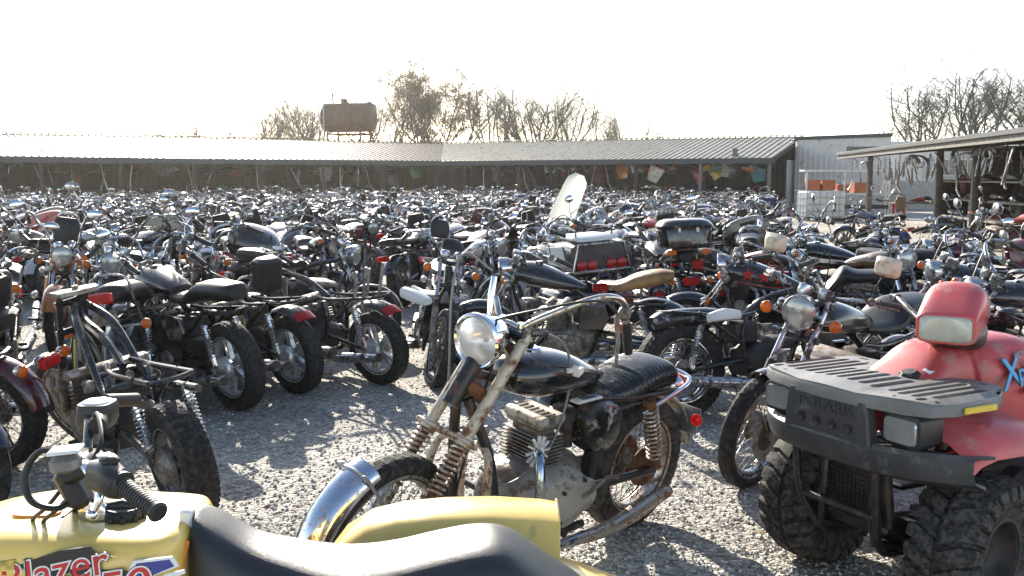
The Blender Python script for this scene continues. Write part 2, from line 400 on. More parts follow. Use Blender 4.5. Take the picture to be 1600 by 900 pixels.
BASE = dict(L=1.48, rr=.315, rw=.125, fr=.315, fw=.095, rake=29, ztop=.97, eng='four', bars='pull', wheel='cast', tank='std', seat='step',
    paint=(.02,.02,.02), seatm='seat_black', head=True, signals=True, mirrors=2, ffender='paint', rfender='paint', pipes='chrome', rearwheel=True, frontwheel=True,
    steer=20, sissy=False, bags=None, trunk=None, shield=None, gauges=True, tail=True, side=True, forkm='chrome', rimm='chrome', hubm='dull_alloy', guard=False, q=1,
    tankon=True, seaton=True, engon=True, headc='chrome', rack=False, plate=False, airf=True)
def bike_parts(**kw):
    c = dict(BASE); c.update(kw); q = c['q']; L = c['L']; out = []
    def add(name, mb, parent=None, paint=False, label=None): out.append([name, mb, parent, paint, label]); return len(out)-1
    ra = Vector((-L/2, 0, c['rr'])); fa = Vector((L/2, 0, c['fr'])); nw = 44 if q > 1 else (30 if q else 18)
    tr = math.tan(R(c['rake'])); zt = c['ztop']
    def fk(z, y=0, off=0): return Vector((fa.x-tr*(z-fa.z)+off*math.cos(R(c['rake'])), y, z+off*math.sin(R(c['rake']))))
    top = fk(zt, 0, -.045); hd = fk(zt-.05, 0, -.045); hb = fk(zt-.20, 0, -.045)
    axv = (top-fk(.4,0,-.045)).normalized()
    S = Matrix.Translation(top)@Matrix.Rotation(R(c['steer']), 4, axv)@Matrix.Translation(-top)
    K = 5 if q else 3; tn = 8 if q > 1 else (6 if q else 5)
    # ---- rear wheel
    if c['rearwheel']:
        w = add('rear_wheel', rim_mb(ra, c['rr'], c['rw'], c['wheel'], nw, c['rimm'], q, c['hubm']))
        add('tyre', tyre_mb(ra, c['rr'], c['rw'], nw, c.get('tyrem', 'tyre'), q > 1), w)
        hb2 = MB(c['hubm'])
        if c['eng'] in ('flat', 'four') or c.get('shaft'): hb2.lathe([(.03,0),(.085,.005),(.095,.03),(.085,.055),(.04,.07),(.015,.075)], ra+Vector((0,.05,0)), (0,1,0), 20 if q else 10)
        else: hb2.lathe([(.095,0),(.1,.006),(.095,.012),(.03,.014)], ra+Vector((0,.055,0)), (0,1,0), 20 if q else 10)
        hb2.lathe([(.075,0),(.08,.02),(.06,.035),(.015,.045)], ra+Vector((0,-.045,0)), (0,-1,0), 18 if q else 8)
        add('rear_hub', hb2, w)
    # ---- frame
    f = MB('black_enamel'); piv = Vector((-.26,0,.40))
    seatrear = Vector((-L/2-.10, 0, .76)) if c['tank'] != 'cruiser' else Vector((-L/2-.08, 0, .70))
    f.tube([hd+Vector((0,0,.03)), hb], .034, n=tn)
    f.tube([hd, (.30,0,.86), (0,0,.80), (-.22,0,.68)], .024, n=tn, smooth=K)
    f.mir([hb+Vector((0,.02,0)), hb+Vector((-.03,.06,-.12)), (.33,.12,.30), (.24,.13,.20), (-.1,.13,.19), (-.24,.12,.28), (-.30,.11,.52), (-.26,.10,.66)], .016, n=tn, smooth=K)
    sr = seatrear
    f.mir([(-.16,.06,.70), (-.35,.10,.69), (sr.x,.105,sr.z-.02)], .013, n=tn, smooth=K)
    f.mir([(-.28,.11,.48), (sr.x+.2,.11,sr.z-.03)], .012, n=tn)
    if not q or True: f.tube([(sr.x,.105,sr.z-.02), (sr.x-.03,0,sr.z-.02), (sr.x,-.105,sr.z-.02)], .012, n=tn, smooth=K)
    add('frame', f)
    sw = MB('black_enamel'); sw.mir([(-.26,.09,.38), (ra.x+.02,.095,ra.z)], [.022, .018], n=tn); sw.mir([(ra.x+.06,.095,ra.z), (ra.x-.06,.095,ra.z)], .022, n=tn)
    add('swingarm', sw)
    for sg in (1, -1):
        m, s = shock_parts((ra.x+.10, sg*.125, .63), (ra.x+.015, sg*.125, ra.z+.03), q); i = add('shock', m)
        add('spring', s, i)
    if c['engon']:
        base = len(out)
        for nme, mb, pi in engine_mb(c['eng'], q): add(nme, mb, None if pi is None else base)
        cb = MB('dull_alloy')
        if c['eng'] in ('four',):
            for y in (-.15,-.05,.05,.15): cb.cyl((-.03,y,.60), (-.14,y,.61), .024, 8).lathe([(.03,0),(.03,.05)], (-.08,y,.565), (0,0,1), 8)
        else:
            for y in (-.07,.07): cb.cyl((-.03,y,.60), (-.12,y,.60), .025, 8).lathe([(.032,0),(.032,.06)], (-.07,y,.56), (0,0,1), 8)
        add('carburettor', cb)
        if c['pipes']:
            rowy = {'four': (.17,.06), 'flat': (.2,), 'vee': (.05,), 'twin': (.08,)}[c['eng']]
            for sg in (1, -1):
                p = MB(c['pipes'])
                for y in rowy:
                    p.tube([(.15,sg*y,.58), (.24,sg*y,.54), (.27,sg*(y+.02),.36), (.22,sg*.17,.22), (.0,sg*.20,.20), (-.15,sg*.20,.21)], .019, n=tn+1, smooth=K)
                p.tube([(-.12,sg*.20,.21), (-.24,sg*.205,.22), (-.62,sg*.21,.26), (-.95,sg*.21,.30)], [.022,.038,.043,.040], n=tn+4, smooth=0)
                p.use('grimy_iron').tube([(-.949,sg*.21,.2999), (-.956,sg*.21,.301)], .034, n=tn+4).use(c['pipes'])  # dark disc painted on the muffler end in place of a shaded opening
                add('exhaust', p)
    if c['side']:
        for sg in (1, -1):
            p = MB('paint'); p.prism([(-.14,.46),(-.34,.47),(-.40,.56),(-.36,.66),(-.16,.67)], sg*.125, sg*.16, .01); add('side_cover', p, None, True)
    if c['airf']:
        b = MB('grimy_iron'); b.box((-.24,0,.57), (.18,.2,.16), None, .02); add('battery_box', b)
    # ---- tank
    if c['tankon']:
        t = MB(c.get('tankm', 'paint'))
        if c['tank'] == 'std': st = [(-.17,0,.835,.085,.035,.03,2.4),(-.08,0,.845,.115,.065,.05,2.6),(.08,0,.86,.135,.10,.06,2.5),(.22,0,.87,.14,.115,.06,2.4),(.34,0,.875,.125,.095,.05,2.3),(.42,0,.88,.075,.055,.03,2.2)]
        elif c['tank'] == 'cruiser': st = [(-.18,0,.78,.04,.02,.02,2.1),(-.06,0,.80,.09,.06,.05,2.2),(.1,0,.83,.135,.10,.07,2.2),(.24,0,.86,.15,.115,.08,2.1),(.36,0,.88,.13,.095,.06,2.1),(.44,0,.89,.07,.05,.03,2.)]
        elif c['tank'] == 'slim': st = [(-.18,0,.82,.06,.03,.03,2.3),(0,0,.85,.095,.07,.06,2.3),(.2,0,.88,.105,.085,.07,2.3),(.34,0,.89,.09,.07,.05,2.3),(.42,0,.89,.05,.04,.03,2.2)]
        else: st = [(-.2,0,.82,.14,.03,.05,3.),(-.05,0,.84,.17,.08,.10,3.),(.16,0,.85,.18,.12,.12,2.8),(.32,0,.87,.17,.10,.10,2.6),(.42,0,.88,.10,.06,.05,2.4)]
        t.loft(st, n=20 if q > 1 else (14 if q else 10), smooth=4 if q > 1 else (3 if q else 2)); ti = add('fuel_tank', t, None, True)
        z = max(s[2]+s[4] for s in st); cp = MB('chrome'); cp.lathe([(.032,-.01),(.034,.008),(.028,.014),(.006,.015)], (.2,0,z-.004), (0,0,1), 14 if q else 8); add('fuel_cap', cp, ti)
    # ---- seat
    if c['seaton']:
        s = MB(c['seatm']); sx = sr.x-.04
        if c['seat'] == 'step': st = [(-.12,0,.80,.09,.04,.03,2.4),(-.26,0,.79,.13,.04,.04,2.6),(-.42,0,.80,.15,.05,.04,2.6),(-.52,0,.85,.145,.07,.07,2.5),(-.62,0,.87,.13,.07,.07,2.5),(sx,0,.88,.11,.06,.07,2.5),(sx-.06,0,.88,.07,.03,.05,2.3)]
        elif c['seat'] == 'flat': st = [(-.12,0,.82,.10,.03,.03,2.6),(-.22,0,.82,.13,.045,.04,3.),(-.5,0,.82,.14,.045,.04,3.),(sx,0,.84,.13,.05,.04,3.),(sx-.07,0,.855,.10,.03,.03,2.5)]
        elif c['seat'] == 'kq': st = [(-.10,0,.76,.08,.03,.03,2.4),(-.24,0,.73,.15,.05,.03,2.5),(-.38,0,.74,.17,.06,.03,2.5),(-.47,0,.82,.16,.10,.06,2.4),(-.53,0,.89,.13,.06,.09,2.4),(-.62,0,.87,.12,.05,.05,2.5),(sx-.03,0,.89,.11,.05,.04,2.5),(sx-.1,0,.91,.07,.03,.03,2.3)]
        else: st = [(-.10,0,.75,.07,.03,.02,2.4),(-.22,0,.73,.14,.045,.03,2.4),(-.34,0,.74,.16,.06,.03,2.4),(-.43,0,.80,.13,.06,.06,2.3),(-.47,0,.83,.08,.03,.04,2.2)]
        st = c.get('seatst', st)
        s.loft(st, n=16 if q > 1 else (12 if q else 8), smooth=3 if q else 2); add('seat', s)
    # ---- rear fender, tail
    if c['rfender']:
        m = MB(c['rfender']); w = c['rw']+.05
        m.arch(ra, c['rr']+.045, 65, 168 if c['tank'] == 'cruiser' else 158, w, n=12 if q else 6, m=6 if q else 4, lip=.28); add('rear_fender', m, None, c['rfender'] == 'paint')
    ta = R(152); te = ra+Vector(((c['rr']+.05)*math.cos(ta), 0, (c['rr']+.05)*math.sin(ta)))
    te = Vector((te.x-.03, 0, c.get('tailz', max(te.z, .62))))
    if c['tail']:
        t = MB('chrome'); t.box(te+Vector((-.005,0,.03)), (.05,.13,.07), None, .015); i = add('tail_light', t)
        l = MB('red_lens'); l.box(te+Vector((-.045,0,.03)), (.045,.16,.075), None, .018); add('red_lens', l, i)
        if c['plate']:
            l = MB('dull_alloy'); l.box(te+Vector((-.05,0,-.10)), (.003,.18,.10), Euler((0,R(-12),0)), .001); add('plate_bracket', l, i)
    if c['signals']:
        for sg in (1, -1):
            m = MB('chrome'); sz = c.get('sigdz', 0); p = te+Vector((.02, sg*.06, .03+sz)); e = te+Vector((-.0, sg*c.get('sigw', .17), .03+sz)); m.tube([p, e], .007, n=5); m.lathe([(.02,.03),(.035,0),(.035,-.01)], e+Vector((0,sg*.02,0)), (1,0,0), 12 if q else 7); i = add('turn_signal', m)
            l = MB('amber_lens'); l.ell(e+Vector((-.012,sg*.02,0)), (.026,.034,.034), n=10 if q else 6, m=6 if q else 4); add('amber_lens', l, i)
    if c['sissy']:
        m = MB('chrome'); x = sr.x+.04; h = c['sissy'] if not isinstance(c['sissy'], bool) else .35
        m.tube([(x+.1,.12,.66), (x-.04,.125,.84), (x-.10,.12,.84+h*.75), (x-.12,.06,.84+h), (x-.12,-.06,.84+h), (x-.10,-.12,.84+h*.75), (x-.04,-.125,.84), (x+.1,-.12,.66)], .009, n=tn, smooth=K); i = add('sissy_bar', m)
        if c.get('backpad', True):
            m = MB(c.get('padm', 'seat_black')); m.loft([(.84+h*.3,x-.065,0,.02,.10),(.84+h*.45,x-.07,0,.03,.125),(.84+h*.75,x-.085,0,.03,.125),(.84+h*.9,x-.1,0,.02,.09)], ax='z', n=12, smooth=2); add('backrest', m, i)
    if c['rack']:
        m = MB('chrome'); x = sr.x
        m.tube([(x+.08,.10,.93),(x-.25,.11,.93),(x-.3,.06,.93),(x-.3,-.06,.93),(x-.25,-.11,.93),(x+.08,-.10,.93)], .008, n=tn, smooth=3)
        for y in (-.06,-.02,.02,.06): m.tube([(x+.08,y,.935),(x-.3,y,.935)], .005, n=5)
        m.mir([(x+.1,.11,.93),(x+.05,.12,.72)], .008, n=5); add('luggage_rack', m)
    if c['bags']:
        for sg in (1, -1):
            m = MB('paint'); m.loft([(ra.x+.22,sg*.29,.50,.07,.10,.12,3.2),(ra.x+.16,sg*.30,.50,.10,.14,.15,3.4),(ra.x-.16,sg*.30,.50,.10,.14,.15,3.4),(ra.x-.27,sg*.30,.51,.09,.11,.12,3.2),(ra.x-.30,sg*.30,.51,.06,.07,.08,3)], n=14, smooth=2 if q else 0); i = add('saddlebag', m, None, True)
            m = MB('chrome'); m.box((ra.x-.05,sg*.405,.55), (.40,.008,.012), None, .002); add('trim_strip', m, i)
            if q: m = MB('red_lens'); m.box((ra.x-.315,sg*.30,.52), (.02,.09,.07), None, .01); add('red_lens', m, i)
    if c['trunk']:
        x = ra.x-.10; tm, w = c['trunk'], .25; t0 = len(out)
        m = MB(tm); m.loft([(.86,x,0,.16,w-.03,w-.03,4),(.88,x,0,.19,w,w,4),(1.04,x,0,.20,w+.01,w+.01,4),(1.05,x,0,.195,w,w,4)], ax='z', n=24); i = add('trunk_case', m, None, tm == 'paint')
        l = MB(tm); l.loft([(1.055,x,0,.20,w+.015,w+.015,4),(1.085,x,0,.205,w+.02,w+.02,4),(1.125,x+.01,0,.185,w-.01,w-.01,3.4),(1.145,x+.02,0,.14,w-.07,w-.07,3)], ax='z', n=24); add('trunk_lid', l, i, tm == 'paint')
        l = MB('chrome'); l.box((x-.2,.09,1.045), (.02,.03,.05), None, .004).box((x-.2,-.09,1.045), (.02,.03,.05), None, .004); add('latch', l, i)
        m = MB('black_enamel'); m.box((x,0,.85), (.3,.2,.03), None, .004); add('trunk_mount', m)
        for q_ in out[t0:]: q_[1].xf(Matrix.Translation((0,0,c.get('trunkz', 0))))
    # ---- front end (steered)
    def addS(name, mb, parent=None, paint=False): mb.xf(S); return add(name, mb, parent, paint)
    if c['frontwheel']:
        w = addS('front_wheel', rim_mb(fa, c['fr'], c['fw'], c['wheel'], nw, c['rimm'], q, c['hubm']))
        addS('tyre', tyre_mb(fa, c['fr'], c['fw'], nw, c.get('tyrem', 'tyre'), q > 1), w)
        addS('brake_disc', disc_mb(fa, 1), w)
    F = MB(c['forkm']); hw = .085
    F.mir([fk(zt+.02,hw), fk(.55,hw)], .018, n=tn+2)
    F.use('dull_alloy').mir([fk(.60,hw), fk(c['fr']+.06,hw), fk(c['fr']-.02,hw)], [.027,.027,.02], n=tn+2)
    F.use('black_enamel')
    for z in (zt, zt-.18): F.tube([fk(z,hw+.03), fk(z,0,-.03), fk(z,-hw-.03)], .020, n=6)
    F.use('rubber').mir([fk(.66,hw), fk(.60,hw)], .024, n=tn+2)
    F.use(c['forkm']).tube([fk(c['fr'],-hw-.01), fk(c['fr'],hw+.01)], .011, n=6)
    addS('fork', F)
    if c['ffender']:
        m = MB(c['ffender']); m.arch(fa, c['fr']+.03, *c.get('ffa', (25, 160)), c['fw']+.035, n=12 if q else 6, m=6 if q else 4, lip=.3)
        m.mir([(fa.x,.075,fa.z), (fa.x+.2,.06,fa.z+.27)], .005, n=4).mir([(fa.x,.075,fa.z), (fa.x-.15,.06,fa.z+.31)], .005, n=4)
        addS('front_fender', m, None, c['ffender'] == 'paint')
    if c['head']:
        hp = fk(zt-.09, 0, .10); m = MB(c['headc'])
        m.lathe([(.02,-.12),(.06,-.105),(.088,-.05),(.095,0),(.098,.012),(.092,.018),(.088,.01)], hp, (1,0,-.05), 24 if q else 12)
        m.tube([hp+Vector((-.02,.1,0)), fk(zt-.09,hw)], .01, n=5).tube([hp+Vector((-.02,-.1,0)), fk(zt-.09,-hw)], .01, n=5); i = addS('headlight', m)
        m = MB('lens'); m.lathe([(.001,.03),(.04,.026),(.07,.018),(.088,.008)], hp, (1,0,-.05), 24 if q else 12); addS('headlight_lens', m, i)
    if c['signals']:
        for sg in (1, -1):
            e = fk(zt-.1, sg*.19, .07); m = MB('chrome'); m.tube([fk(zt-.1,sg*hw), e], .007, n=5).lathe([(.02,-.03),(.035,0),(.035,.01)], e+Vector((0,sg*.015,0)), (1,0,0), 12 if q else 7); i = addS('turn_signal', m)
            l = MB('amber_lens'); l.ell(e+Vector((.012,sg*.015,0)), (.026,.034,.034), n=10 if q else 6, m=6 if q else 4); addS('amber_lens', l, i)
    if c['gauges']:
        m = MB('chrome'); f2 = MB('lens')
        for y in (-.06, .06):
            g = fk(zt+.06, y, .03); m.lathe([(.02,-.07),(.04,-.04),(.042,0),(.038,.004)], g, (-.45,0,.9), 14 if q else 8); f2.lathe([(.038,.001),(.001,.003)], g, (-.45,0,.9), 14 if q else 8)
        i = addS('gauge', m); addS('gauge_face', f2, i)
    if c['bars']:
        B = BARS[c['bars']]; o = top+Vector((-.01,0,.06)); m = MB(c.get('barm', 'chrome'))
        def bp(p, sg): return o+Vector((p[0], sg*p[1], p[2]))
        pts = crom([bp(p,1) for p in B[::-1]]+[bp(p,-1) for p in B[1:]], 4 if q else 2)
        m.tube(pts, .0115, n=tn); m.use('dull_alloy').mir([top+Vector((0,.05,0)), o+Vector((0,.05,0))], .016, n=6); hi = addS('handlebar', m)
        for sg in (1, -1):
            a, b = bp(B[-2], sg), bp(B[-1], sg); d = (b-a).normalized(); e = b+d*.03
            g = MB('rubber'); g.tube([e-d*.14, e], [.018, .017], n=tn+2).tube([e-d*.145, e-d*.135], .024, n=tn+2); addS('grip', g, hi)
            lv = MB('dull_alloy'); lv.box(e-d*.18, (.04,.03,.045), None, .008); lv.tube([e-d*.18+Vector((.03,0,0)), e-d*.14+Vector((.055,0,.0)), e+Vector((.045,0,-.01))], .006, n=5); addS('lever', lv, hi)
            cb = MB('cable'); s0 = e-d*.2; cb.tube([s0, s0+Vector((.12,-sg*.05,.05)), hd+Vector((.12,sg*.05,.05)), hb+Vector((.02,0,0))], .0045, n=4, smooth=K); addS('cable', cb)
            if c['mirrors'] == 2 or (c['mirrors'] == 1 and sg == 1):
                mm = MB('chrome'); s1 = e-d*.19+Vector((0,0,.015)); pt = s1+Vector((.05,sg*.06,.17)); mm.tube([s1, s1+Vector((.01,0,.08)), pt], .005, n=5)
                mm.ell(pt+Vector((0,0,.03)), (.018,.06,.042), n=12 if q else 8, m=6 if q else 4); mi = addS('mirror', mm, hi)
                mg = MB('mirror'); mg.ell(pt+Vector((-.008,0,.03)), (.014,.054,.037), n=12 if q else 8, m=6 if q else 4); addS('mirror_glass', mg, mi)
    if c['shield']:
        sh = c['shield']; g = []; b0 = fk(zt-.02, 0, .14)
        for i in range(9):
            t = i/8; row = []; w = .19*(1-.18*t)*(1 if t < .8 else math.sqrt(max(.05, 1-((t-.8)/.22)**2)))
            for j in range(9):
                y = -1+2*j/8; row.append((b0.x-.38*t*sh-.08*y*y-.03, w*y, b0.z+sh*t+.02))
            g.append(row)
        m = MB(c.get('shieldm', 'smoke_shield')); m.shell(g, .004); m.xf(Matrix.Translation(b0)@Matrix.Rotation(R(c.get('shieldtilt', 0)), 4, 'X')@Matrix.Translation(-b0)); addS('windshield', m)
    if c.get('fairing'):
        hx = fk(zt-.1, 0, .02); m = MB('paint'); m.loft([(hx.x+.20,0,hx.z-.02,.09,.07,.07,2.5),(hx.x+.15,0,hx.z,.19,.13,.13,2.6),(hx.x+.04,0,hx.z+.03,.29,.18,.2,2.6),(hx.x-.10,0,hx.z+.06,.33,.2,.24,2.6),(hx.x-.16,0,hx.z+.06,.31,.18,.22,2.6)], n=18 if q else 12, smooth=2 if q else 1); fi = addS('fairing', m, None, True)
        m = MB('lens'); m.loft([(hx.x+.185,0,hx.z-.01,.075,.055,.055,4),(hx.x+.212,0,hx.z-.012,.07,.05,.05,4)], n=14); addS('headlight_lens', m, fi)
    if c['guard']:
        m = MB('chrome'); m.mir([(.33,.10,.62), (.36,.25,.58), (.34,.30,.42), (.31,.22,.28), (.28,.12,.25)], .012, n=tn, smooth=K); add('engine_guard', m)
    for sg in (1, -1):
        for a_, b_ in (((.08,.15,.28), (.08,.27,.28)), ((-.3,.13,.33), (-.32,.25,.34))):
            m = MB('rubber'); m.tube([(a_[0],sg*a_[1],a_[2]), (b_[0],sg*b_[1],b_[2])], .014, n=6); add('footpeg', m)
    m = MB('black_enamel'); m.tube([(-.02,.13,.22), (-.05,.20,.08), (-.02,.235,.012)], .009, n=5); add('kickstand', m)
    for ex in c.get('extra', []): add(*ex)
    return out, c
def finish_bike(parts, name='motorcycle', paint=(.02,.02,.02), single=False, label=None, cat='motorcycle', group=None, pcols=None):
    if single:
        M = MB(parts[0][1].mats[0])
        for p in parts: M.join(p[1])
        o = M.build(name); o.color = (*paint, 1); return tag(o, label, cat, group)
    root = empty(name); tag(root, label, cat, group); objs = []
    for (n, mb, pi, isp, lb) in [tuple(p)+(None,)*(5-len(p)) for p in parts]:
        o = mb.build(n, root if pi is None else objs[pi]); o.color = (*paint, 1); objs.append(o)
        if lb: o['label'] = lb
    return root
def recolor(root, paint):
    root.color = (*paint, 1)
    for o in root.children_recursive: o.color = (*paint, 1)
def place(root, rear, front=None, head=None, lean=7., L=1.48):
    """stand a bike so that its rear tyre touches the ground at rear and it points at front"""
    rear = Vector((rear[0], rear[1], 0))
    d = (Vector((front[0], front[1], 0))-rear) if front is not None else Vector((head[0], head[1], 0))
    d.normalize(); c = rear+d*L/2
    setpose(root, (c.x, c.y, .003), math.atan2(d.y, d.x), R(-lean)); return root
# ------------------------------------------------------------------ setting materials
def ground_mat():
    m = bpy.data.materials.new('gravel'); m.use_nodes = True; nt = m.node_tree; N = nt.nodes; Lk = nt.links; b = N['Principled BSDF']
    tc = N.new('ShaderNodeTexCoord'); b.inputs['Roughness'].default_value = .85; b.inputs['Specular IOR Level'].default_value = .3
    def vor(sc, f='F1'):
        v = N.new('ShaderNodeTexVoronoi'); v.inputs['Scale'].default_value = sc; v.feature = f; Lk.new(nz.outputs[0], v.inputs['Vector']); return v
    n0 = N.new('ShaderNodeTexNoise'); n0.inputs['Scale'].default_value = 12; Lk.new(tc.outputs['Object'], n0.inputs['Vector'])
    nz = N.new('ShaderNodeVectorMath'); nz.operation = 'MULTIPLY_ADD'; nz.inputs[1].default_value = (.03,.03,.03)
    Lk.new(n0.outputs['Color'], nz.inputs[0]); Lk.new(tc.outputs['Object'], nz.inputs[2])
    v1, v2 = vor(42), vor(95)
    r = N.new('ShaderNodeValToRGB'); e = r.color_ramp; e.elements[0].color = (.30,.27,.23,1); e.elements[1].color = (.80,.75,.66,1); e.elements.new(.5).color = (.53,.49,.425,1)
    sp = N.new('ShaderNodeSeparateColor'); Lk.new(v1.outputs['Color'], sp.inputs[0]); Lk.new(sp.outputs[0], r.inputs[0])
    big = N.new('ShaderNodeTexNoise'); big.inputs['Scale'].default_value = .7; big.inputs['Detail'].default_value = 6; Lk.new(tc.outputs['Object'], big.inputs['Vector'])
    r2 = N.new('ShaderNodeMapRange'); r2.inputs['From Min'].default_value = .35; r2.inputs['From Max'].default_value = .7; r2.inputs['To Min'].default_value = .64; r2.inputs['To Max'].default_value = 1.1
    Lk.new(big.outputs['Fac'], r2.inputs[0])
    mx = N.new('ShaderNodeVectorMath'); mx.operation = 'SCALE'; Lk.new(r.outputs[0], mx.inputs[0]); Lk.new(r2.outputs[0], mx.inputs['Scale']); Lk.new(mx.outputs[0], b.inputs['Base Color'])
    ad = N.new('ShaderNodeMath'); ad.operation = 'MULTIPLY_ADD'; ad.inputs[1].default_value = .5; Lk.new(v2.outputs['Distance'], ad.inputs[0]); Lk.new(v1.outputs['Distance'], ad.inputs[2])
    iv = N.new('ShaderNodeMath'); iv.operation = 'SUBTRACT'; iv.inputs[0].default_value = 1; Lk.new(ad.outputs[0], iv.inputs[1])
    bp = N.new('ShaderNodeBump'); bp.inputs['Strength'].default_value = 1; bp.inputs['Distance'].default_value = .022; Lk.new(iv.outputs[0], bp.inputs['Height']); Lk.new(bp.outputs[0], b.inputs['Normal'])
    MATS['gravel'] = m
ground_mat()
mat('stone', (.42,.39,.35), .85, var=.5, vscale=7, spec=.3, bump=.3, bscale=90)
mat('roof_sheet', (.27,.25,.19), .46, .15, var=.12, vscale=2, dirt=(.17,.13,.10), dirt_amt=.25, dirt_scale=2.5)
mat('roof_brown', (.12,.09,.075), .36, .30, var=.12, vscale=2, dirt=(.10,.07,.05), dirt_amt=.3, dirt_scale=2.5)
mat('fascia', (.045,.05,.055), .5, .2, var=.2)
mat('grey_sheet', (.46,.46,.45), .5, .2, var=.08, vscale=3, dirt=(.26,.22,.18), dirt_amt=.2, dirt_scale=3)
mat('white_sheet', (.60,.58,.54), .5, .1, var=.08, vscale=3, dirt=(.34,.30,.25), dirt_amt=.2, dirt_scale=3)
mat('concrete', (.34,.33,.30), .85, var=.2, bump=.4, bscale=30)
mat('wood', (.13,.10,.075), .8, var=.4, vscale=12, bump=.6, bscale=40)
mat('grey_wood', (.17,.155,.14), .8, var=.3, vscale=10, bump=.5, bscale=40)
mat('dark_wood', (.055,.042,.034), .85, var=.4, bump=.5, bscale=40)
mat('bark', (.085,.07,.06), .9, var=.3, vscale=6)
mat('twig', (.10,.092,.085), .85, var=.25, vscale=3)
mat('oak_leaf', (.10,.085,.045), .75, var=.4, vscale=4, translucent=.3, tcol=(.22,.14,.06))
mat('green_leaf', (.12,.13,.05), .7, var=.4, vscale=4, translucent=.3, tcol=(.2,.22,.07))
mat('tank_steel', (.085,.055,.035), .55, .3, var=.3, vscale=3, dirt=(.14,.07,.035), dirt_amt=.4, dirt_scale=5, bump=.2)
mat('white_plastic', (.72,.74,.74), .4, translucent=.25, var=.06)
mat('galv', (.35,.37,.38), .4, .8, var=.2)
mat('terracotta', (.42,.12,.04), .7, var=.2)
mat('panel_paint', (.5,.5,.5), .3, coat=.4, objcol=True, dirt=(.14,.11,.08), dirt_amt=.3, dirt_scale=8, dust=.3)
mat('window_glass', (.03,.035,.04), .08, coat=.5)
mat('red_post', (.28,.035,.025), .6, var=.3)
# ------------------------------------------------------------------ ground
g = MB('gravel'); n = 1
g.add([(-900,-300,0),(900,-300,0),(900,1500,0),(-900,1500,0)], [(0,1,2,3)])
tag(g.build('ground'), kind='structure')
mat('dry_grass', (.17,.15,.08), .9, var=.3, vscale=.3)
g = MB('dry_grass'); g.add([(-900,68,.004),(900,68,.004),(900,1500,.004),(-900,1500,.004)], [(0,1,2,3)]); tag(g.build('field'), kind='structure')
def stones():
    rs = np.random.RandomState(4); vs, fs = [], []
    o = np.array([[1,0,0],[-1,0,0],[0,1,0],[0,-1,0],[0,0,1],[0,0,-1]], float)
    F = np.array([[0,2,4],[2,1,4],[1,3,4],[3,0,4],[2,0,5],[1,2,5],[3,1,5],[0,3,5]])
    Nn = 46000
    y = 3.0+(rs.rand(Nn)**1.7)*8.5; x = (rs.rand(Nn)*2-1)*(y*.60+.3)
    V = np.zeros((Nn, 6, 3)); s = .005+.009*rs.rand(Nn)**1.5
    jit = 1+.5*(rs.rand(Nn, 6, 1)-.5); base = o[None]*jit*np.array([1,.8,.6])
    a = rs.rand(Nn)*6.283; t = rs.rand(Nn)*.9-.45
    ca, sa, ct, st = np.cos(a), np.sin(a), np.cos(t), np.sin(t)
    X, Y, Z = base[...,0], base[...,1], base[...,2]
    X, Z = X*ct[:,None]+Z*st[:,None], -X*st[:,None]+Z*ct[:,None]
    X, Y = X*ca[:,None]-Y*sa[:,None], X*sa[:,None]+Y*ca[:,None]
    V[...,0] = x[:,None]+X*s[:,None]; V[...,1] = y[:,None]+Y*s[:,None]; V[...,2] = (Z*s[:,None])+s[:,None]*.3
    fa = (F[None]+(np.arange(Nn)*6)[:,None,None]).reshape(-1, 3)
    me = bpy.data.meshes.new('gravel_stones'); me.from_pydata(V.reshape(-1,3).tolist(), [], fa.tolist())
    for nm, c in (('stone_pale',(.66,.63,.58)), ('stone_mid',(.46,.43,.385)), ('stone_dark',(.27,.25,.225)), ('stone_tan',(.46,.38,.29))):
        mat(nm, c, .8, spec=.4, var=.2, vscale=30); me.materials.append(mt(nm))
    k = np.repeat(rs.choice(4, Nn, p=[.4,.36,.16,.08]), 8); me.polygons.foreach_set('material_index', k.astype(np.int32)); me.update()
    ob = bpy.data.objects.new('gravel_stones', me); col.objects.link(ob); tag(ob, 'loose pale gravel stones scattered over the yard', 'gravel', kind='stuff')
stones()
def leaves_on_ground():
    m = MB('tan_leather'); r = random.Random(5)
    for i in range(90):
        y = r.uniform(4.2, 10); x = r.uniform(-.55, .5)*y; a = r.uniform(0, 6.3); s = r.uniform(.012, .03)
        p = [Vector((x+math.cos(a+q)*s*k, y+math.sin(a+q)*s*k, .012+h)) for q, k, h in ((0,1.6,.0),(1.6,.7,.012),(3.14,1.3,.004),(4.7,.7,.008))]
        m.rings([p, [v+Vector((0,0,.002)) for v in p]])
    tag(m.build('dead_leaves'), 'small dry brown leaves lying on the gravel', 'leaves', kind='stuff')
leaves_on_ground()

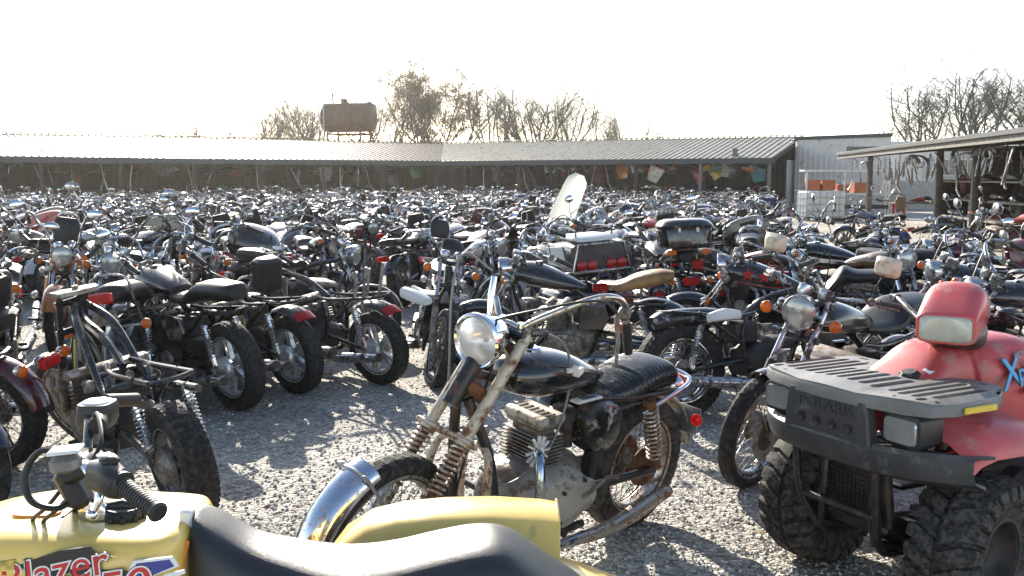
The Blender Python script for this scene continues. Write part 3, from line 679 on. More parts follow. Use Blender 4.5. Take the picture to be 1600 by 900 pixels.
# ------------------------------------------------------------------ long open-front shed (two wings meeting in an inner corner)
CO = Vector((-3.8, 52.0, 0)); UPZ = Vector((0,0,1))
AL, BE = R(33), R(28)
tL, nL = Vector((-math.cos(AL), -math.sin(AL), 0)), Vector((-math.sin(AL), math.cos(AL), 0))
tR, nR = Vector((math.cos(BE), -math.sin(BE), 0)), Vector((math.sin(BE), math.cos(BE), 0))
EAVE, RIDGE, DEEP = 2.46, 3.60, 6.0
def sheet_roof(mbx, o, t, n, s1, dk, over=.25):
    """ribbed sheet roof of one wing; ribs before station 0 start on the mitre with the other wing"""
    mbx.use(dk); th = math.tan((AL+BE)/2); s0 = -DEEP*th
    k = int((s1-s0)/.30); prof = []
    for i in range(k):
        a = s0+i*(s1-s0)/k; w = (s1-s0)/k
        prof += [(a, 0), (a+w*.72, 0), (a+w*.79, .045), (a+w*.93, .045)]
    prof.append((s1, 0)); sl = (RIDGE-EAVE)/DEEP; lo, hi = [], []
    for s, h in prof:
        d0 = max(-over, -s/th)
        lo.append(o+t*s+n*d0+UPZ*(EAVE+.14+d0*sl+h)); hi.append(o+t*s+n*DEEP+UPZ*(RIDGE+.14+h))
    N_ = len(prof); vs = lo+hi+[v-UPZ*.02 for v in lo]+[v-UPZ*.02 for v in hi]; fs = []
    for i in range(N_-1):
        fs += [(i, i+1, N_+i+1, N_+i), (2*N_+i+1, 2*N_+i, 3*N_+i, 3*N_+i+1), (i+1, i, 2*N_+i, 2*N_+i+1), (N_+i, N_+i+1, 3*N_+i+1, 3*N_+i)]
    mbx.add(vs, fs)
def wall_sheet(mb, a, b, z0, z1, m, pitch=.3, th=.03, off=0):
    a = Vector(a); b = Vector(b); d = (b-a); L = d.length; d.normalize(); nrm = Vector((d.y, -d.x, 0)); k = max(2, int(L/pitch)); mb.use(m)
    line = []
    for i in range(k):
        s = i*L/k; w = L/k; line += [(s, 0), (s+w*.7, 0), (s+w*.78, .025), (s+w*.92, .025)]
    line.append((L, 0)); bot = [a+d*s+nrm*h+UPZ*z0 for s, h in line]; top = [p+UPZ*(z1-z0) for p in bot]; N_ = len(line)
    vs = bot+top+[p-nrm*th for p in bot]+[p-nrm*th for p in top]; fs = []
    for i in range(N_-1): fs += [(i, i+1, N_+i+1, N_+i), (2*N_+i+1, 2*N_+i, 3*N_+i, 3*N_+i+1)]
    fs += [(N_, N_*2-1, 4*N_-1, 3*N_)]; mb.add(vs, fs)
shed = empty('open_shed', CO, 0, 'long open-fronted pole shed with ribbed metal roof across the back of the yard', 'shed')
def part(mb, name, label=None):
    o = mb.build(name); o.parent = shed; o.matrix_parent_inverse = Matrix.Translation(-CO)
    if label: o['label'] = label
    return o
LL, LR = 34.0, 17.7
TH = math.tan((AL+BE)/2)*DEEP
for t, n, L, m, lb in ((tL, nL, LL, 'roof_brown', 'darker brown ribbed metal roof of the left wing'), (tR, nR, LR, 'roof_sheet', 'tan ribbed metal roof of the right wing')):
    mb = MB(m); sheet_roof(mb, CO, t, n, L, m); part(mb, 'roof', lb)
for t, n, L, m in ((tL, nL, LL, 'roof_brown'), (tR, nR, LR, 'roof_sheet')):
    f = MB('fascia'); c0 = CO-n*.22; ang = math.atan2(t.y, t.x); Rz = Matrix.Rotation(ang, 3, 'Z')
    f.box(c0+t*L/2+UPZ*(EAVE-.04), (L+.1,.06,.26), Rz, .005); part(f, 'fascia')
    f = MB(m); f.box(CO+n*DEEP+t*(L-TH)/2+UPZ*(RIDGE+.21), (L+TH,.3,.04), Rz, .005); part(f, 'ridge_cap')
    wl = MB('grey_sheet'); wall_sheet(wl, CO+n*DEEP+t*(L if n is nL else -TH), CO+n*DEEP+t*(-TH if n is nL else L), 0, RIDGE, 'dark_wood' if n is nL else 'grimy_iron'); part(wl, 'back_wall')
    for i in range(int(L/3.2)+1):
        s = .3+i*3.2 if n is nL else L-.2-i*3.2
        if s < .1 or s > L: continue
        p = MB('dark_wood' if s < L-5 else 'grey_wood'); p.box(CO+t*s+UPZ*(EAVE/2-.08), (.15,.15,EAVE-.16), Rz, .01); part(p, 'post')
        q = MB('dark_wood'); a = CO+t*s+UPZ*(EAVE+.02); b = CO+t*s+n*DEEP+UPZ*(RIDGE-.02); d = b-a
        u = Vector((0,0,1)).cross(d).normalized(); M3 = Matrix((d.normalized(), u, d.normalized().cross(u))).transposed(); q.box((a+b)/2, (d.length,.06,.18), M3, .004); part(q, 'rafter')
# gable end wall of the right wing
gw = MB('grey_sheet'); e = CO+tR*LR; r1 = e+nR*DEEP
wall_sheet(gw, e+nR*2.6, r1, 0, 2.5, 'grey_sheet', .3); part(gw, 'end_wall')
gt = MB('fascia'); a = e-nR*.25+UPZ*(EAVE+.02)+tR*.05; b = r1+UPZ*(RIDGE+.06)+tR*.05; d = (b-a); u = UPZ.cross(d).normalized(); M3 = Matrix((d.normalized(), u, d.normalized().cross(u))).transposed()
gt.box((a+b)/2, (d.length,.05,.22), M3, .004); part(gt, 'barge_board')
sl = MB('dark_wood')
for hh in (1.0, 1.75):
    sl.box(CO+nL*4.2+tL*LL/2+UPZ*hh, (LL-4,.9,.05), Matrix.Rotation(math.atan2(tL.y, tL.x), 3, 'Z'), .004)
    sl.box(CO+nR*4.2+tR*LR/2+UPZ*hh, (LR-3,.9,.05), Matrix.Rotation(math.atan2(tR.y, tR.x), 3, 'Z'), .004)
part(sl, 'shelf')

# ------------------------------------------------------------------ grey building right of the shed
bx0, by0 = P(1266, 300, 46.2).x, 46.2; bx1 = P(1388, 300, 43.0).x
bd = empty('metal_building', (bx0, by0, 0), 0, 'pale grey ribbed metal building with flat roofline beside the shed', 'building')
def partof(root, mb, name, label=None):
    o = mb.build(name); o.parent = root; o.matrix_parent_inverse = root.matrix_world.inverted()
    if label: o['label'] = label
    return o
bpy.context.view_layer.update()
BH = P(1330, 213, 44.5).z
m = MB('white_sheet'); wall_sheet(m, (bx0-.6,by0+.6,0), (bx1,43.0,0), 0, BH, 'white_sheet', .28); wall_sheet(m, (bx1,43.0,0), (bx1+1.2,50,0), 0, BH, 'white_sheet', .28); wall_sheet(m, (bx1+1.2,50,0), (bx0,by0+7,0), 0, BH, 'white_sheet', .28); partof(bd, m, 'wall')
m = MB('fascia'); d = Vector((bx1-bx0+.6, 43.0-by0-.6, 0)); m.box((Vector((bx0-.6,by0+.6,BH))+Vector((bx1,43.0,BH)))/2-Vector((0,.05,0)), (d.length+.1,.12,.16), Matrix.Rotation(math.atan2(d.y, d.x), 3, 'Z'), .01); partof(bd, m, 'roof_trim')
m = MB('galv'); m.add([(bx0-.6,by0+.6,BH-.05),(bx1,43.0,BH-.05),(bx1+1.2,50,BH-.05),(bx0,by0+7,BH-.05),(bx0-.6,by0+.6,BH-.0),(bx1,43.0,BH),(bx1+1.2,50,BH),(bx0,by0+7,BH)], [(3,2,1,0),(4,5,6,7),(0,1,5,4),(1,2,6,5),(2,3,7,6),(3,0,4,7)]); partof(bd, m, 'roof')
# shelf rack in front of that wall
def rack():
    x0, x1, y = P(1252, 300, 41.5).x, P(1384, 300, 41.5).x, 41.5
    r = empty('shelf_rack', (x0, y, 0), 0, 'white open shelf rack against the grey metal building', 'shelf rack'); bpy.context.view_layer.update()
    for x in (x0+.1, (x0+x1)/2-.1, x1-.15, x1): m = MB('white_sheet'); m.box((x,y-.35,P(1300,268,y).z/2), (.09,.09,P(1300,268,y).z), None, .006); partof(r, m, 'upright')
    for py in (267, 303, 323):
        z = P(1300, py, y).z; m = MB('white_sheet' if py != 323 else 'dark_wood'); m.box(((x0+x1)/2, y, z), (x1-x0, .8, .09 if py != 323 else .16), None, .006); partof(r, m, 'shelf_board')
    for k in range(3):
        m = MB('grey_wood'); m.box((x1-.075, y-.35, .35+k*.62), (.1,.05,.05), None, .004); partof(r, m, 'rung')
    return x0, x1, y
rx0, rx1, ry = rack()
def crate(px, pyb, w, h, lab):
    y = ry-.05; s = y/1500.; ww, hh = w*s, h*s; c = P(px, pyb, y); z0 = P(1300, 303, y).z+.05
    r = empty('plastic_crate', (c.x, y, z0), 0, lab, 'crate', 'terracotta crates on the shelf rack')
    m = MB('terracotta'); t = .03
    for sx in (-1, 1): m.box((sx*(ww/2-t/2), 0, hh/2), (t,.6,hh), None, .004)
    for sy in (-1, 1): m.box((0, sy*(.3-t/2), hh/2), (ww-2*t,t,hh), None, .004)
    m.box((0,0,t/2), (ww-2*t,.54,t), None, 0); m.build('crate_body', r)
    
    for yy in (-.315,.315): m = MB('terracotta'); m.box((0,yy,hh-.04), (ww+.04,.03,.07), None, .004); m.build('rim', r)
    return r
crate(1268, 303, 19, 20, 'tall terracotta crate at the left end of the rack shelf')
crate(1291, 303, 20, 20, 'tall terracotta crate second from the left end of the rack shelf')
crate(1315, 303, 17, 13, 'low terracotta crate right of the two tall ones on the rack')
crate(1341, 303, 20, 16, 'terracotta crate at the right end of the rack shelf')
def ibc():
    y = 37.5; c = P(1281, 340, y); w, h = 62*y/1500, P(1281, 298, y).z
    r = empty('liquid_tote', (c.x, y, 0), R(4), 'white plastic liquid tote in a wire cage in front of the rack', 'tote')
    m = MB('white_plastic'); m.box((0,0,h/2+.05), (w-.06, w*.8-.06, h-.14), None, .07); m.build('tank', r)
    m = MB('galv'); hw, hd = w/2, w*.4
    for i in range(7): x = -hw+2*hw*i/6; m.tube([(x,-hd,.1),(x,-hd,h)], .011, n=5).tube([(x,hd,.1),(x,hd,h)], .011, n=5)
    for i in range(5): yy = -hd+2*hd*i/4; m.tube([(-hw,yy,.1),(-hw,yy,h)], .011, n=5).tube([(hw,yy,.1),(hw,yy,h)], .011, n=5)
    for i in range(5): z = .12+(h-.12)*i/4; m.tube([(-hw,-hd,z),(hw,-hd,z),(hw,hd,z),(-hw,hd,z),(-hw,-hd,z)], .012, n=5)
    m.build('cage', r); m = MB('grey_wood')
    for sx in (-1,0,1): m.box((sx*(hw-.1),0,.05), (.1,2*hd,.1), None, .005)
    m.build('pallet', r); m = MB('black_enamel'); m.lathe([(.09,0),(.09,.04),(.02,.045)], (0,0,h-.02), (0,0,1), 14); m.build('lid', r)
ibc()

# ------------------------------------------------------------------ right pole shed
SA, SB = P(1322, 243, 37.3), P(1640, 200, 17.5); SA.z = SB.z = 2.52
def right_shed():
    A = Vector((SA.x, SA.y, 0)); B = Vector((SB.x, 16.0, 0)); t = (B-A).normalized(); B = A+t*24; n = Vector((t.y*-1, t.x, 0)); n = n if n.x > 0 else -n
    r = empty('pole_shed', A, 0, 'open pole shed with sheet roof over part shelves at the right side', 'shed'); bpy.context.view_layer.update()
    Rz = Matrix.Rotation(math.atan2(t.y, t.x), 3, 'Z'); L = 24; D = 7; z0, z1 = 2.42, 3.0
    m = MB('galv'); k = 80
    lo = []; hi = []
    for i in range(k*2+1):
        s = L*i/(k*2); h = .03 if i % 2 else 0; lo.append(A+t*s-n*.35+UPZ*(z0+.16+h)); hi.append(A+t*s+n*D+UPZ*(z1+.2+h))
    N_ = len(lo); m.add(lo+hi+[p-UPZ*.02 for p in lo]+[p-UPZ*.02 for p in hi], [f for i in range(N_-1) for f in ((i,i+1,N_+i+1,N_+i),(2*N_+i+1,2*N_+i,3*N_+i,3*N_+i+1))]); partof(r, m, 'roof')
    m = MB('fascia'); m.box(A+t*L/2-n*.375+UPZ*(z0+.13), (L,.03,.10), Rz, .004); m.use('grey_wood').box(A+t*L/2-n*.3+UPZ*(z0+.03), (L,.05,.17), Rz, .004); m.box(A+n*(D/2)-t*.02+UPZ*((z0+z1)/2+.04), (.05,D,.2), Rz, .004); partof(r, m, 'fascia')
    m = MB('dark_wood')
    for i in range(13):
        a = A+t*(.4+i*1.9)-n*.2+UPZ*(z0+.02); b = a+n*(D-.2)+UPZ*(z1-z0); d = b-a; u = UPZ.cross(d).normalized(); m.box((a+b)/2, (d.length,.05,.16), Matrix((d.normalized(), u, d.normalized().cross(u))).transposed(), 0)
    partof(r, m, 'rafter')
    for px in (1352, 1458, 1514):
        # intersection of pixel column with the eave line
        rr = ray(px, 278); k_ = rr.x/rr.y; s = (k_*A.y-A.x)/(t.x-k_*t.y); p = A+t*s+n*.15
        m = MB('dark_wood' if px != 1352 else 'wood'); m.tube([p, p+UPZ*(z0+.05)], [.11,.09], n=9); partof(r, m, 'post')
        if px < 1500: continue
    for s in (3, 8, 13, 18):
        p = A+t*s+n*(D-.8); m = MB('dark_wood'); m.tube([p, p+UPZ*z1], .11, n=8); partof(r, m, 'post')
    for j, (zz, s0, s1) in enumerate(((.55, 8.5, 20), (1.05, 8.5, 20), (1.55, 8.5, 20))):
        m = MB('grey_wood'); m.box(A+t*((s0+s1)/2)+n*1.5+UPZ*zz, (s1-s0,.9,.05), Rz, .004); partof(r, m, 'shelf')
    for s in (8.5, 12, 16, 20):
        m = MB('dark_wood'); m.box(A+t*s+n*1.5+UPZ*.8, (.1,.9,1.6), Rz, .004); partof(r, m, 'shelf_post')
    m = MB('dark_wood'); m.box(A+t*16+n*2.6+UPZ*1.25, (15,.05,2.5), Rz, 0); partof(r, m, 'back_wall')  # dark partition added to darken the view behind the shelves
    return A, t, n, Rz
RSA, RST, RSN, RSR = right_shed()
# far white building and low wall behind the pole shed
fb = empty('far_building', (20, 58, 0), 0, 'pale metal building with small windows behind the pole shed', 'building'); bpy.context.view_layer.update()
m = MB('white_sheet'); wall_sheet(m, (P(1388,300,60).x-3,60,0), (P(1610,300,60).x+14,56,0), 0, 3.6, 'white_sheet', .4); partof(fb, m, 'wall')
m = MB('grey_sheet'); wall_sheet(m, (P(1388,300,60).x-3.2,59.8,3.6), (P(1610,300,60).x+14.2,55.8,3.6), 0, .25, 'grey_sheet', .4); partof(fb, m, 'roof_trim')
for px in (1478, 1503, 1588):
    m = MB('window_glass'); c = P(px, 262, 58.2); c.y = 59.2-(px-1388)/222*3.0; m.box((c.x,c.y,c.z), (.8,.16,.9), None, .01); w = partof(fb, m, 'window')
    m = MB('white_sheet'); m.box((c.x,c.y-.05,c.z), (.04,.16,.9), None, 0).box((c.x,c.y-.05,c.z+.48), (.95,.2,.07), None, 0).box((c.x,c.y-.05,c.z-.48), (.95,.2,.07), None, 0); o = m.build('window_frame', w)
lw = MB('concrete'); lw.box((19.5,50,.75), (11,.25,1.5), None, .02); tag(lw.build('low_wall'), 'grey concrete wall behind the pole shed posts', 'wall')

# ------------------------------------------------------------------ water tank on its stand
def water_tank():
    Y = 62; c = P(545, 183, Y); px = Y/1500.; L = 76*px; Rr = 23*px
    r = empty('storage_tank', (c.x, Y, 0), R(-16), 'brown steel cylinder tank with ladder on a raised stand', 'tank')
    z = c.z; m = MB('tank_steel'); pr = [(.02,-L/2-.16),(Rr*.55,-L/2-.12),(Rr*.88,-L/2-.04),(Rr,-L/2+.10),(Rr,L/2-.10),(Rr*.88,L/2+.04),(Rr*.55,L/2+.12),(.02,L/2+.16)]
    m.lathe(pr, (0,0,z), (1,0,0), 36).lathe([(Rr+.012,-.03),(Rr+.012,.03)], (-L*.22,0,z), (1,0,0), 36).lathe([(Rr+.012,-.03),(Rr+.012,.03)], (L*.22,0,z), (1,0,0), 36); m.build('tank_shell', r)
    m = MB('rust')
    for sx in (-1, 1):
        for sy in (-1, 1): m.tube([(sx*L*.36,sy*.8,0),(sx*L*.36,sy*.75,z-Rr*.75)], .06, n=6)
        m.tube([(sx*L*.36,-.85,z-Rr-.12),(sx*L*.36,.85,z-Rr-.12)], .06, n=6); m.tube([(sx*L*.36,-.8,1),(sx*L*.36,.8,z-Rr-.2)], .03, n=5)
    m.tube([(-L*.36,-.78,z-Rr-.15),(L*.36,-.78,z-Rr-.15)], .05, n=6).tube([(-L*.36,.78,z-Rr-.15),(L*.36,.78,z-Rr-.15)], .05, n=6).tube([(-L*.36,-.78,1.2),(L*.36,-.78,z-Rr-.4)], .03, n=5); m.build('stand', r)
    m = MB('galv'); x = -L*.44
    for sx in (-.17, .17): m.tube([(x+sx,-Rr-.15,.3),(x+sx,-Rr-.15,z+Rr*.9),(x+sx,-Rr*.3,z+Rr+.5)], .04, n=5)
    k = 14
    for i in range(k): zz = .5+(z+Rr*.9-.5)*i/(k-1); m.tube([(x-.17,-Rr-.15,zz),(x+.17,-Rr-.15,zz)], .018, n=5)
    m.build('ladder', r)
    m = MB('rust'); m.lathe([(.22,0),(.22,.12),(.26,.12),(.26,.2),(.02,.24)], (-.3,0,z+Rr-.02), (0,0,1), 14).tube([(-L*.35,0,z+Rr-.05),(-L*.35,0,z+Rr+.55)], .05, n=6).tube([(-L*.35,0,z+Rr+.45),(-L*.12,0,z+Rr+.12)], .03, n=5); m.build('hatch', r)
water_tank()
def owl():
    # small bird shape standing on the roof near the eave
    c = P(1148, 243, 44.9); z = c.z
    m = MB('grey_wood'); m.loft([(0,0,0,.10,.08),(.12,0,.01,.15,.12),(.3,0,.02,.17,.13),(.42,0,.0,.12,.10),(.47,0,-.01,.11,.10),(.56,0,-.01,.13,.11),(.62,0,0,.09,.08),(.64,0,0,.03,.03)], ax='z', n=12, smooth=2)
    m.lathe([(.03,0),(.001,.07)], (.09,-.02,.6), (.3,0,1), 6).lathe([(.03,0),(.001,.07)], (-.09,-.02,.6), (-.3,0,1), 6).box((.0,.02,-.03), (.14,.3,.05), Euler((R(20),0,0)), .01)
    o = m.build('owl_figure'); o.location = (c.x, c.y, z-.28); tag(o, 'small grey owl-shaped figure standing near the roof edge of the shed', 'figurine')
owl()

# ------------------------------------------------------------------ trees
def tree_mesh(seed, h, spread=.5, leaves=0, leafm='oak_leaf', forks=4):
    r = random.Random(seed); tr = MB('bark'); cr = MB('twig'); lf = []
    def limb(mb, p, d, L, rad, lev):
        n = (4,6,5,4,3,2)[lev]; pts = [p]; q = p.copy(); dd = d.copy()
        for i in range(n):
            dd = (dd+Vector((r.gauss(0,.13), r.gauss(0,.13), (.0,.10,.05,.03,.0,.0)[lev]+r.gauss(0,.06)))).normalized(); q = q+dd*L/n; pts.append(q.copy())
        e = rad*(.7 if lev == 0 else .3)
        mb.tube(pts, [rad-(rad-e)*i/n for i in range(n+1)], n=(7,6,4,3,3,3)[lev], cap=False)
        if lev >= 3 and leaves: lf.extend(pts[1:])
        if lev == 5 or L < .22: return
        k = (forks, 8, 6, 5, 3)[lev]
        for i in range(k):
            t = r.uniform(.6, 1.) if lev == 0 else .22+.78*(i+r.random())/k; f = t*n; j = min(n-1, int(f)); b = pts[j].lerp(pts[j+1], f-j)
            a = (6.283*i/k+r.uniform(-.5,.5)) if lev == 0 else r.uniform(0, 6.283); u, w_, _ = basis(dd); sp = r.uniform(.35,.9)*spread*2 if lev == 0 else r.uniform(.55,1.1)
            nd = (dd+(u*math.cos(a)+w_*math.sin(a))*sp).normalized()
            LL_ = h*r.uniform(.42,.60) if lev == 0 else L*r.uniform(.40,.60)*(1.2-.6*t)
            limb(cr, b, nd, LL_, max(.007, rad*((.55 if lev == 0 else .50)*(1-.4*t))), lev+1)
    limb(tr, Vector((0,0,0)), Vector((r.gauss(0,.05), r.gauss(0,.05), 1)), h*.34, h*.018+.05, 0)
    zm = sorted(v.z for v in cr.v)[int(len(cr.v)*.995)]; k = h/zm; S_ = Matrix.Diagonal((k,k,k,1)); tr.xf(S_); cr.xf(S_)
    L_ = None
    if leaves:
        L_ = MB(leafm)
        for p in lf:
            if r.random() < .25: continue
            for _ in range(leaves):
                c = p*k+Vector((r.gauss(0,.14), r.gauss(0,.14), r.gauss(0,.12))); s = r.uniform(.035,.08); a = r.uniform(0,6.3); b = r.uniform(0,3)
                u = Vector((math.cos(a)*math.cos(b), math.sin(a)*math.cos(b), math.sin(b)))*s; w2 = basis(u)[0]*s*.6
                L_.add([c-u, c+w2, c+u, c-w2], [(0,1,2,3)])
    return tr, cr, L_
def make_tree(seed, h, lab, spread=.5, forks=4, leaves=0, name='bare_tree', leafm='oak_leaf', cat='tree', grp='trees beyond the sheds'):
    tr, cr, L_ = tree_mesh(seed, h, spread, leaves, leafm, forks); r = empty(name, (0,0,0), 0, lab, cat, grp); tr.build('trunk', r)
    if L_: cr.join(L_)
    cr.build('crown', r); return r
protos = [make_tree(s, 12, 'bare tree', sp, fo) for s, sp, fo in ((3,.28,3),(11,.5,5),(23,.38,4),(31,.62,5))]
oak = make_tree(42, 12, 'tree', .62, 6, 3, 'leafy_tree')
oak['label'] = 'fullest tree behind the shed, still holding its brown leaves'
# (pixel x, top pixel y, distance, proto, label)
TR = [(330,185,74,1,'faint bare tree at the left end of the line, left of the tank'),(366,165,70,0,'slim bare tree in the glare well left of the steel tank'),(402,168,70,3,'bare tree with spread limbs left of the steel tank'),(432,172,78,2,'low bare tree between the glare and the steel tank'),
 (468,160,74,1,'bare tree just left of the steel tank ladder'),(497,147,80,3,'bare tree directly behind the steel tank ladder'),(520,152,86,0,'narrow bare tree behind the middle of the steel tank'),(570,148,84,2,'bare tree behind the right end of the steel tank'),(598,137,76,3,'bare tree just right of the steel tank'),(628,146,82,0,'slender bare tree between the tank and the brown-leaved tree'),
 (655,128,84,1,'bare tree at the left shoulder of the brown-leaved tree'),(735,140,80,2,'bare tree at the right shoulder of the brown-leaved tree'),(763,124,74,1,'tall bare tree with open crown right of the brown-leaved tree'),(788,140,84,0,'narrow bare tree right of the tall open-crowned one'),(812,134,80,2,'bare tree left of the dense middle clump'),(838,130,76,3,'wide bare tree in the middle clump behind the tan roof'),
 (866,124,76,0,'tallest slim bare tree of the middle clump'),(890,134,78,1,'bare tree right of the middle clump centre'),(921,142,80,0,'upright bare tree at the right edge of the middle clump'),(940,178,88,2,'short bare tree in the gap right of the middle clump'),(966,166,86,0,'small slim bare tree standing alone near the end of the line'),(986,170,90,1,'small bare tree next to the last one of the line'),(1004,190,94,0,'last and shortest bare tree of the line'),
 (1410,165,66,2,'low bare tree at the left edge of the right-hand tree group'),(1436,112,60,1,'tall bare tree at the left of the group over the pole shed'),(1466,128,66,0,'narrow bare tree second from left over the pole shed'),(1500,118,62,3,'bare tree with forked trunk over the pole shed roof'),(1530,96,58,1,'tallest bare tree over the pole shed'),(1566,110,62,0,'bare tree right of the tallest one over the pole shed'),(1596,104,58,2,'bare tree at the right frame edge over the pole shed'),(1650,120,60,3,'bare tree beyond the right frame edge')]
used = set(); rt = random.Random(12)
for px, py, Y, k, lab in TR:
    o = protos[k] if k not in used else copy_tree(protos[k]); used.add(k)
    c = P(px, py, Y); s = c.z/12*1.10; o.location = (c.x, Y, 0); o.rotation_euler = (0,0,rt.uniform(0,6.28)); o.scale = (s*1.2, s*1.2, s); o['label'] = lab
c = P(692, 114, 74); oak.location = (c.x, 74, 0); oak.scale = (c.z/12*1.12,)*3; oak.rotation_euler = (0,0,1)
def bush(px, py, Y, w, lab):
    r = random.Random(px); c = P(px, py, Y); h = c.z; root = empty('evergreen_tree', (c.x, Y, 0), 0, lab, 'tree', 'trees beyond the sheds')
    m = MB('bark'); m.tube([(0,0,0),(.1,0,h*.4),(0,.1,h*.8)], [.18,.12,.05], n=6); m.build('trunk', root); m = MB('green_leaf')
    cl = [(r.gauss(0,w*.42), r.gauss(0,w*.3), h*r.uniform(.45,.9), r.uniform(.25,.6)) for _ in range(26)]
    for x, y, z, s_ in cl:
        for _ in range(90):
            q = Vector((x+r.gauss(0,s_), y+r.gauss(0,s_), min(h, z+r.gauss(0,s_*.6)))); s = r.uniform(.06,.13); a = r.uniform(0,6.3); b = r.uniform(0,3)
            u = Vector((math.cos(a)*math.cos(b), math.sin(a)*math.cos(b), math.sin(b)))*s; w2 = basis(u)[0]*s*.6; m.add([q-u, q+w2, q+u, q-w2], [(0,1,2,3)])
    m.build('crown', root)
bush(266, 200, 78, 3.2, 'low pale green leafy tree rising over the bright left roof')
bush(130, 206, 90, 2.4, 'faint low green tree far left over the roof')
0 and bush(1590, 184, 40, 1.6, 'small dark evergreen above the right end of the pole shed roof')
# ------------------------------------------------------------------ parts hanging in the sheds
PC = dict(red=(.42,.03,.02), orange=(.55,.16,.02), white=(.62,.62,.60), black=(.015,.015,.015), green=(.04,.22,.05), yellow=(.6,.42,.03), blue=(.03,.08,.3), silver=(.4,.41,.43), maroon=(.10,.012,.018), cream=(.55,.50,.38), grey=(.2,.2,.21), brown=(.12,.07,.04), gold=(.35,.24,.07), tan=(.38,.26,.14), teal=(.03,.18,.2))
def g_fender(): m = MB('panel_paint'); m.arch((0,0,-.3), .34, 20, 150, .14, n=10, m=4, lip=.3); return m
def g_panel():
    g = []
    for i in range(7):
        t = i/6; g.append([(.28*(u)*(1-.35*t), .10*math.cos(u*1.3)+.05*math.sin(t*3), -.55*t) for u in (-1,-.6,-.2,.2,.6,1)])
    m = MB('panel_paint'); m.shell(g, .006); return m
def g_tank(): m = MB('panel_paint'); m.loft([(-.28,0,-.15,.07,.03,.03,2.3),(-.1,0,-.14,.12,.06,.06,2.4),(.12,0,-.13,.14,.10,.07,2.3),(.26,0,-.14,.08,.05,.04,2.2)], n=12, smooth=2); return m
def g_pipe(): m = MB('rusty_chrome'); m.tube([(0,0,0),(.03,0,-.3),(.02,.02,-.6),(.12,.03,-.95),(.3,.04,-1.1)], [.02,.022,.022,.042,.04], n=8); return m
def g_fork(): m = MB('chrome'); m.tube([(0,0,0),(0,0,-.35)], .019, n=8).use('dull_alloy').tube([(0,0,-.33),(0,0,-.75)], .028, n=8).tube([(0,0,-.72),(.04,0,-.78)], .02, n=6); return m
def g_bar(): m = MB('chrome'); m.tube([(-.36,-.1,-.25),(-.3,0,-.2),(-.16,.0,0),(.16,0,0),(.3,0,-.2),(.36,-.1,-.25)], .013, n=6, smooth=3); return m
def g_seat(): m = MB('seat_black'); m.loft([(-.35,0,-.1,.09,.04),(-.2,0,-.1,.13,.05),(.05,0,-.08,.14,.06),(.15,0,-.04,.13,.08),(.35,0,-.02,.1,.05)], n=10, smooth=2); return m
GP = dict(fender=('fender',g_fender), fairing_panel=('fairing panel',g_panel), fuel_tank=('fuel tank',g_tank), exhaust_pipe=('exhaust pipe',g_pipe), fork_leg=('fork leg',g_fork), handlebar=('handlebar',g_bar), seat=('seat',g_seat))
GM = {}
r = random.Random(21)
ORD = ['first','second','third','fourth','fifth','sixth','seventh','eighth','ninth','tenth','eleventh','twelfth','thirteenth','fourteenth','fifteenth','sixteenth','seventeenth','eighteenth','nineteenth','twentieth']
def ordn(n):
    if n <= 20: return ORD[n-1]
    t = {2:'twenty',3:'thirty',4:'forty',5:'fifty',6:'sixty'}; a, b = divmod(n, 10)
    if b == 0: return {2:'twentieth',3:'thirtieth',4:'fortieth',5:'fiftieth',6:'sixtieth'}[a]
    return t[a]+'-'+ORD[b-1]
def hang(kind, loc, rot, colr, label, group, mirror=False, s=1.):
    nm = {'seat':'saddle_cushion','fork_leg':'fork_strut','handlebar':'handlebar','fender':'mudguard','fairing_panel':'fairing','fuel_tank':'fuel_tank','exhaust_pipe':'exhaust_pipe'}[kind]
    if kind not in GM: GM[kind] = GP[kind][1]().mesh(nm)
    o = bpy.data.objects.new(nm, GM[kind]); col.objects.link(o); o.location = loc; o.rotation_euler = rot; o.scale = (s,)*3
    o.color = (*PC[colr], 1); return tag(o, label, GP[kind][0], group)
METAL = {'exhaust_pipe':'rusty', 'fork_leg':'chrome', 'handlebar':'chrome', 'seat':'black'}
def hangrow(CO_, t, n, s0, s1, z, kinds, cols, where, group, N_, depth=(.25,1.2), sc=1.4):
    cnt = {}
    for i in range(N_):
        s = s0+(s1-s0)*(i+.5+r.uniform(-.35,.35))/N_; k = r.choice(kinds); c = r.choice(cols); lab = METAL.get(k, c)
        if k in METAL: c = 'black'
        key = (lab, k); cnt[key] = cnt.get(key, 0)+1
        p = CO_+t*s+n*r.uniform(*depth); pz = z-r.uniform(0,.18)
        hang(k, (p.x,p.y,pz), (r.uniform(-.3,.3), r.uniform(-.5,.5), r.uniform(-1.2,1.2)+math.atan2(t.y,t.x)), c, f"{lab} {GP[k][0]} hanging {where}, {ordn(cnt[key])} from left", group, s=r.uniform(.8,1.1)*sc)
hangrow(CO+tL*LL, -tL, nL, 2, LL-.5, EAVE-.15, ['fender','fairing_panel','exhaust_pipe','exhaust_pipe','fork_leg','handlebar','seat'], ['black','black','brown','maroon','grey','silver','green'], 'under the brown roof', 'spare parts hanging in the left wing', 58, (.2,2.2))
hangrow(CO, tR, nR, .5, LR*.55, EAVE-.15, ['fender','fairing_panel','exhaust_pipe','fork_leg','seat','handlebar'], ['black','grey','silver','green','maroon','white'], 'under the tan roof near its corner', 'spare parts hanging in the right wing', 26, (.2,2.))
hangrow(CO, tR, nR, LR*.55, LR-.4, EAVE-.12, ['fender','fairing_panel','fairing_panel','fuel_tank','seat'], ['orange','red','white','cream','orange','red','yellow','silver','teal','black'], 'under the tan roof near its gable', 'coloured panels hanging near the gable', 24, (.15,1.4))
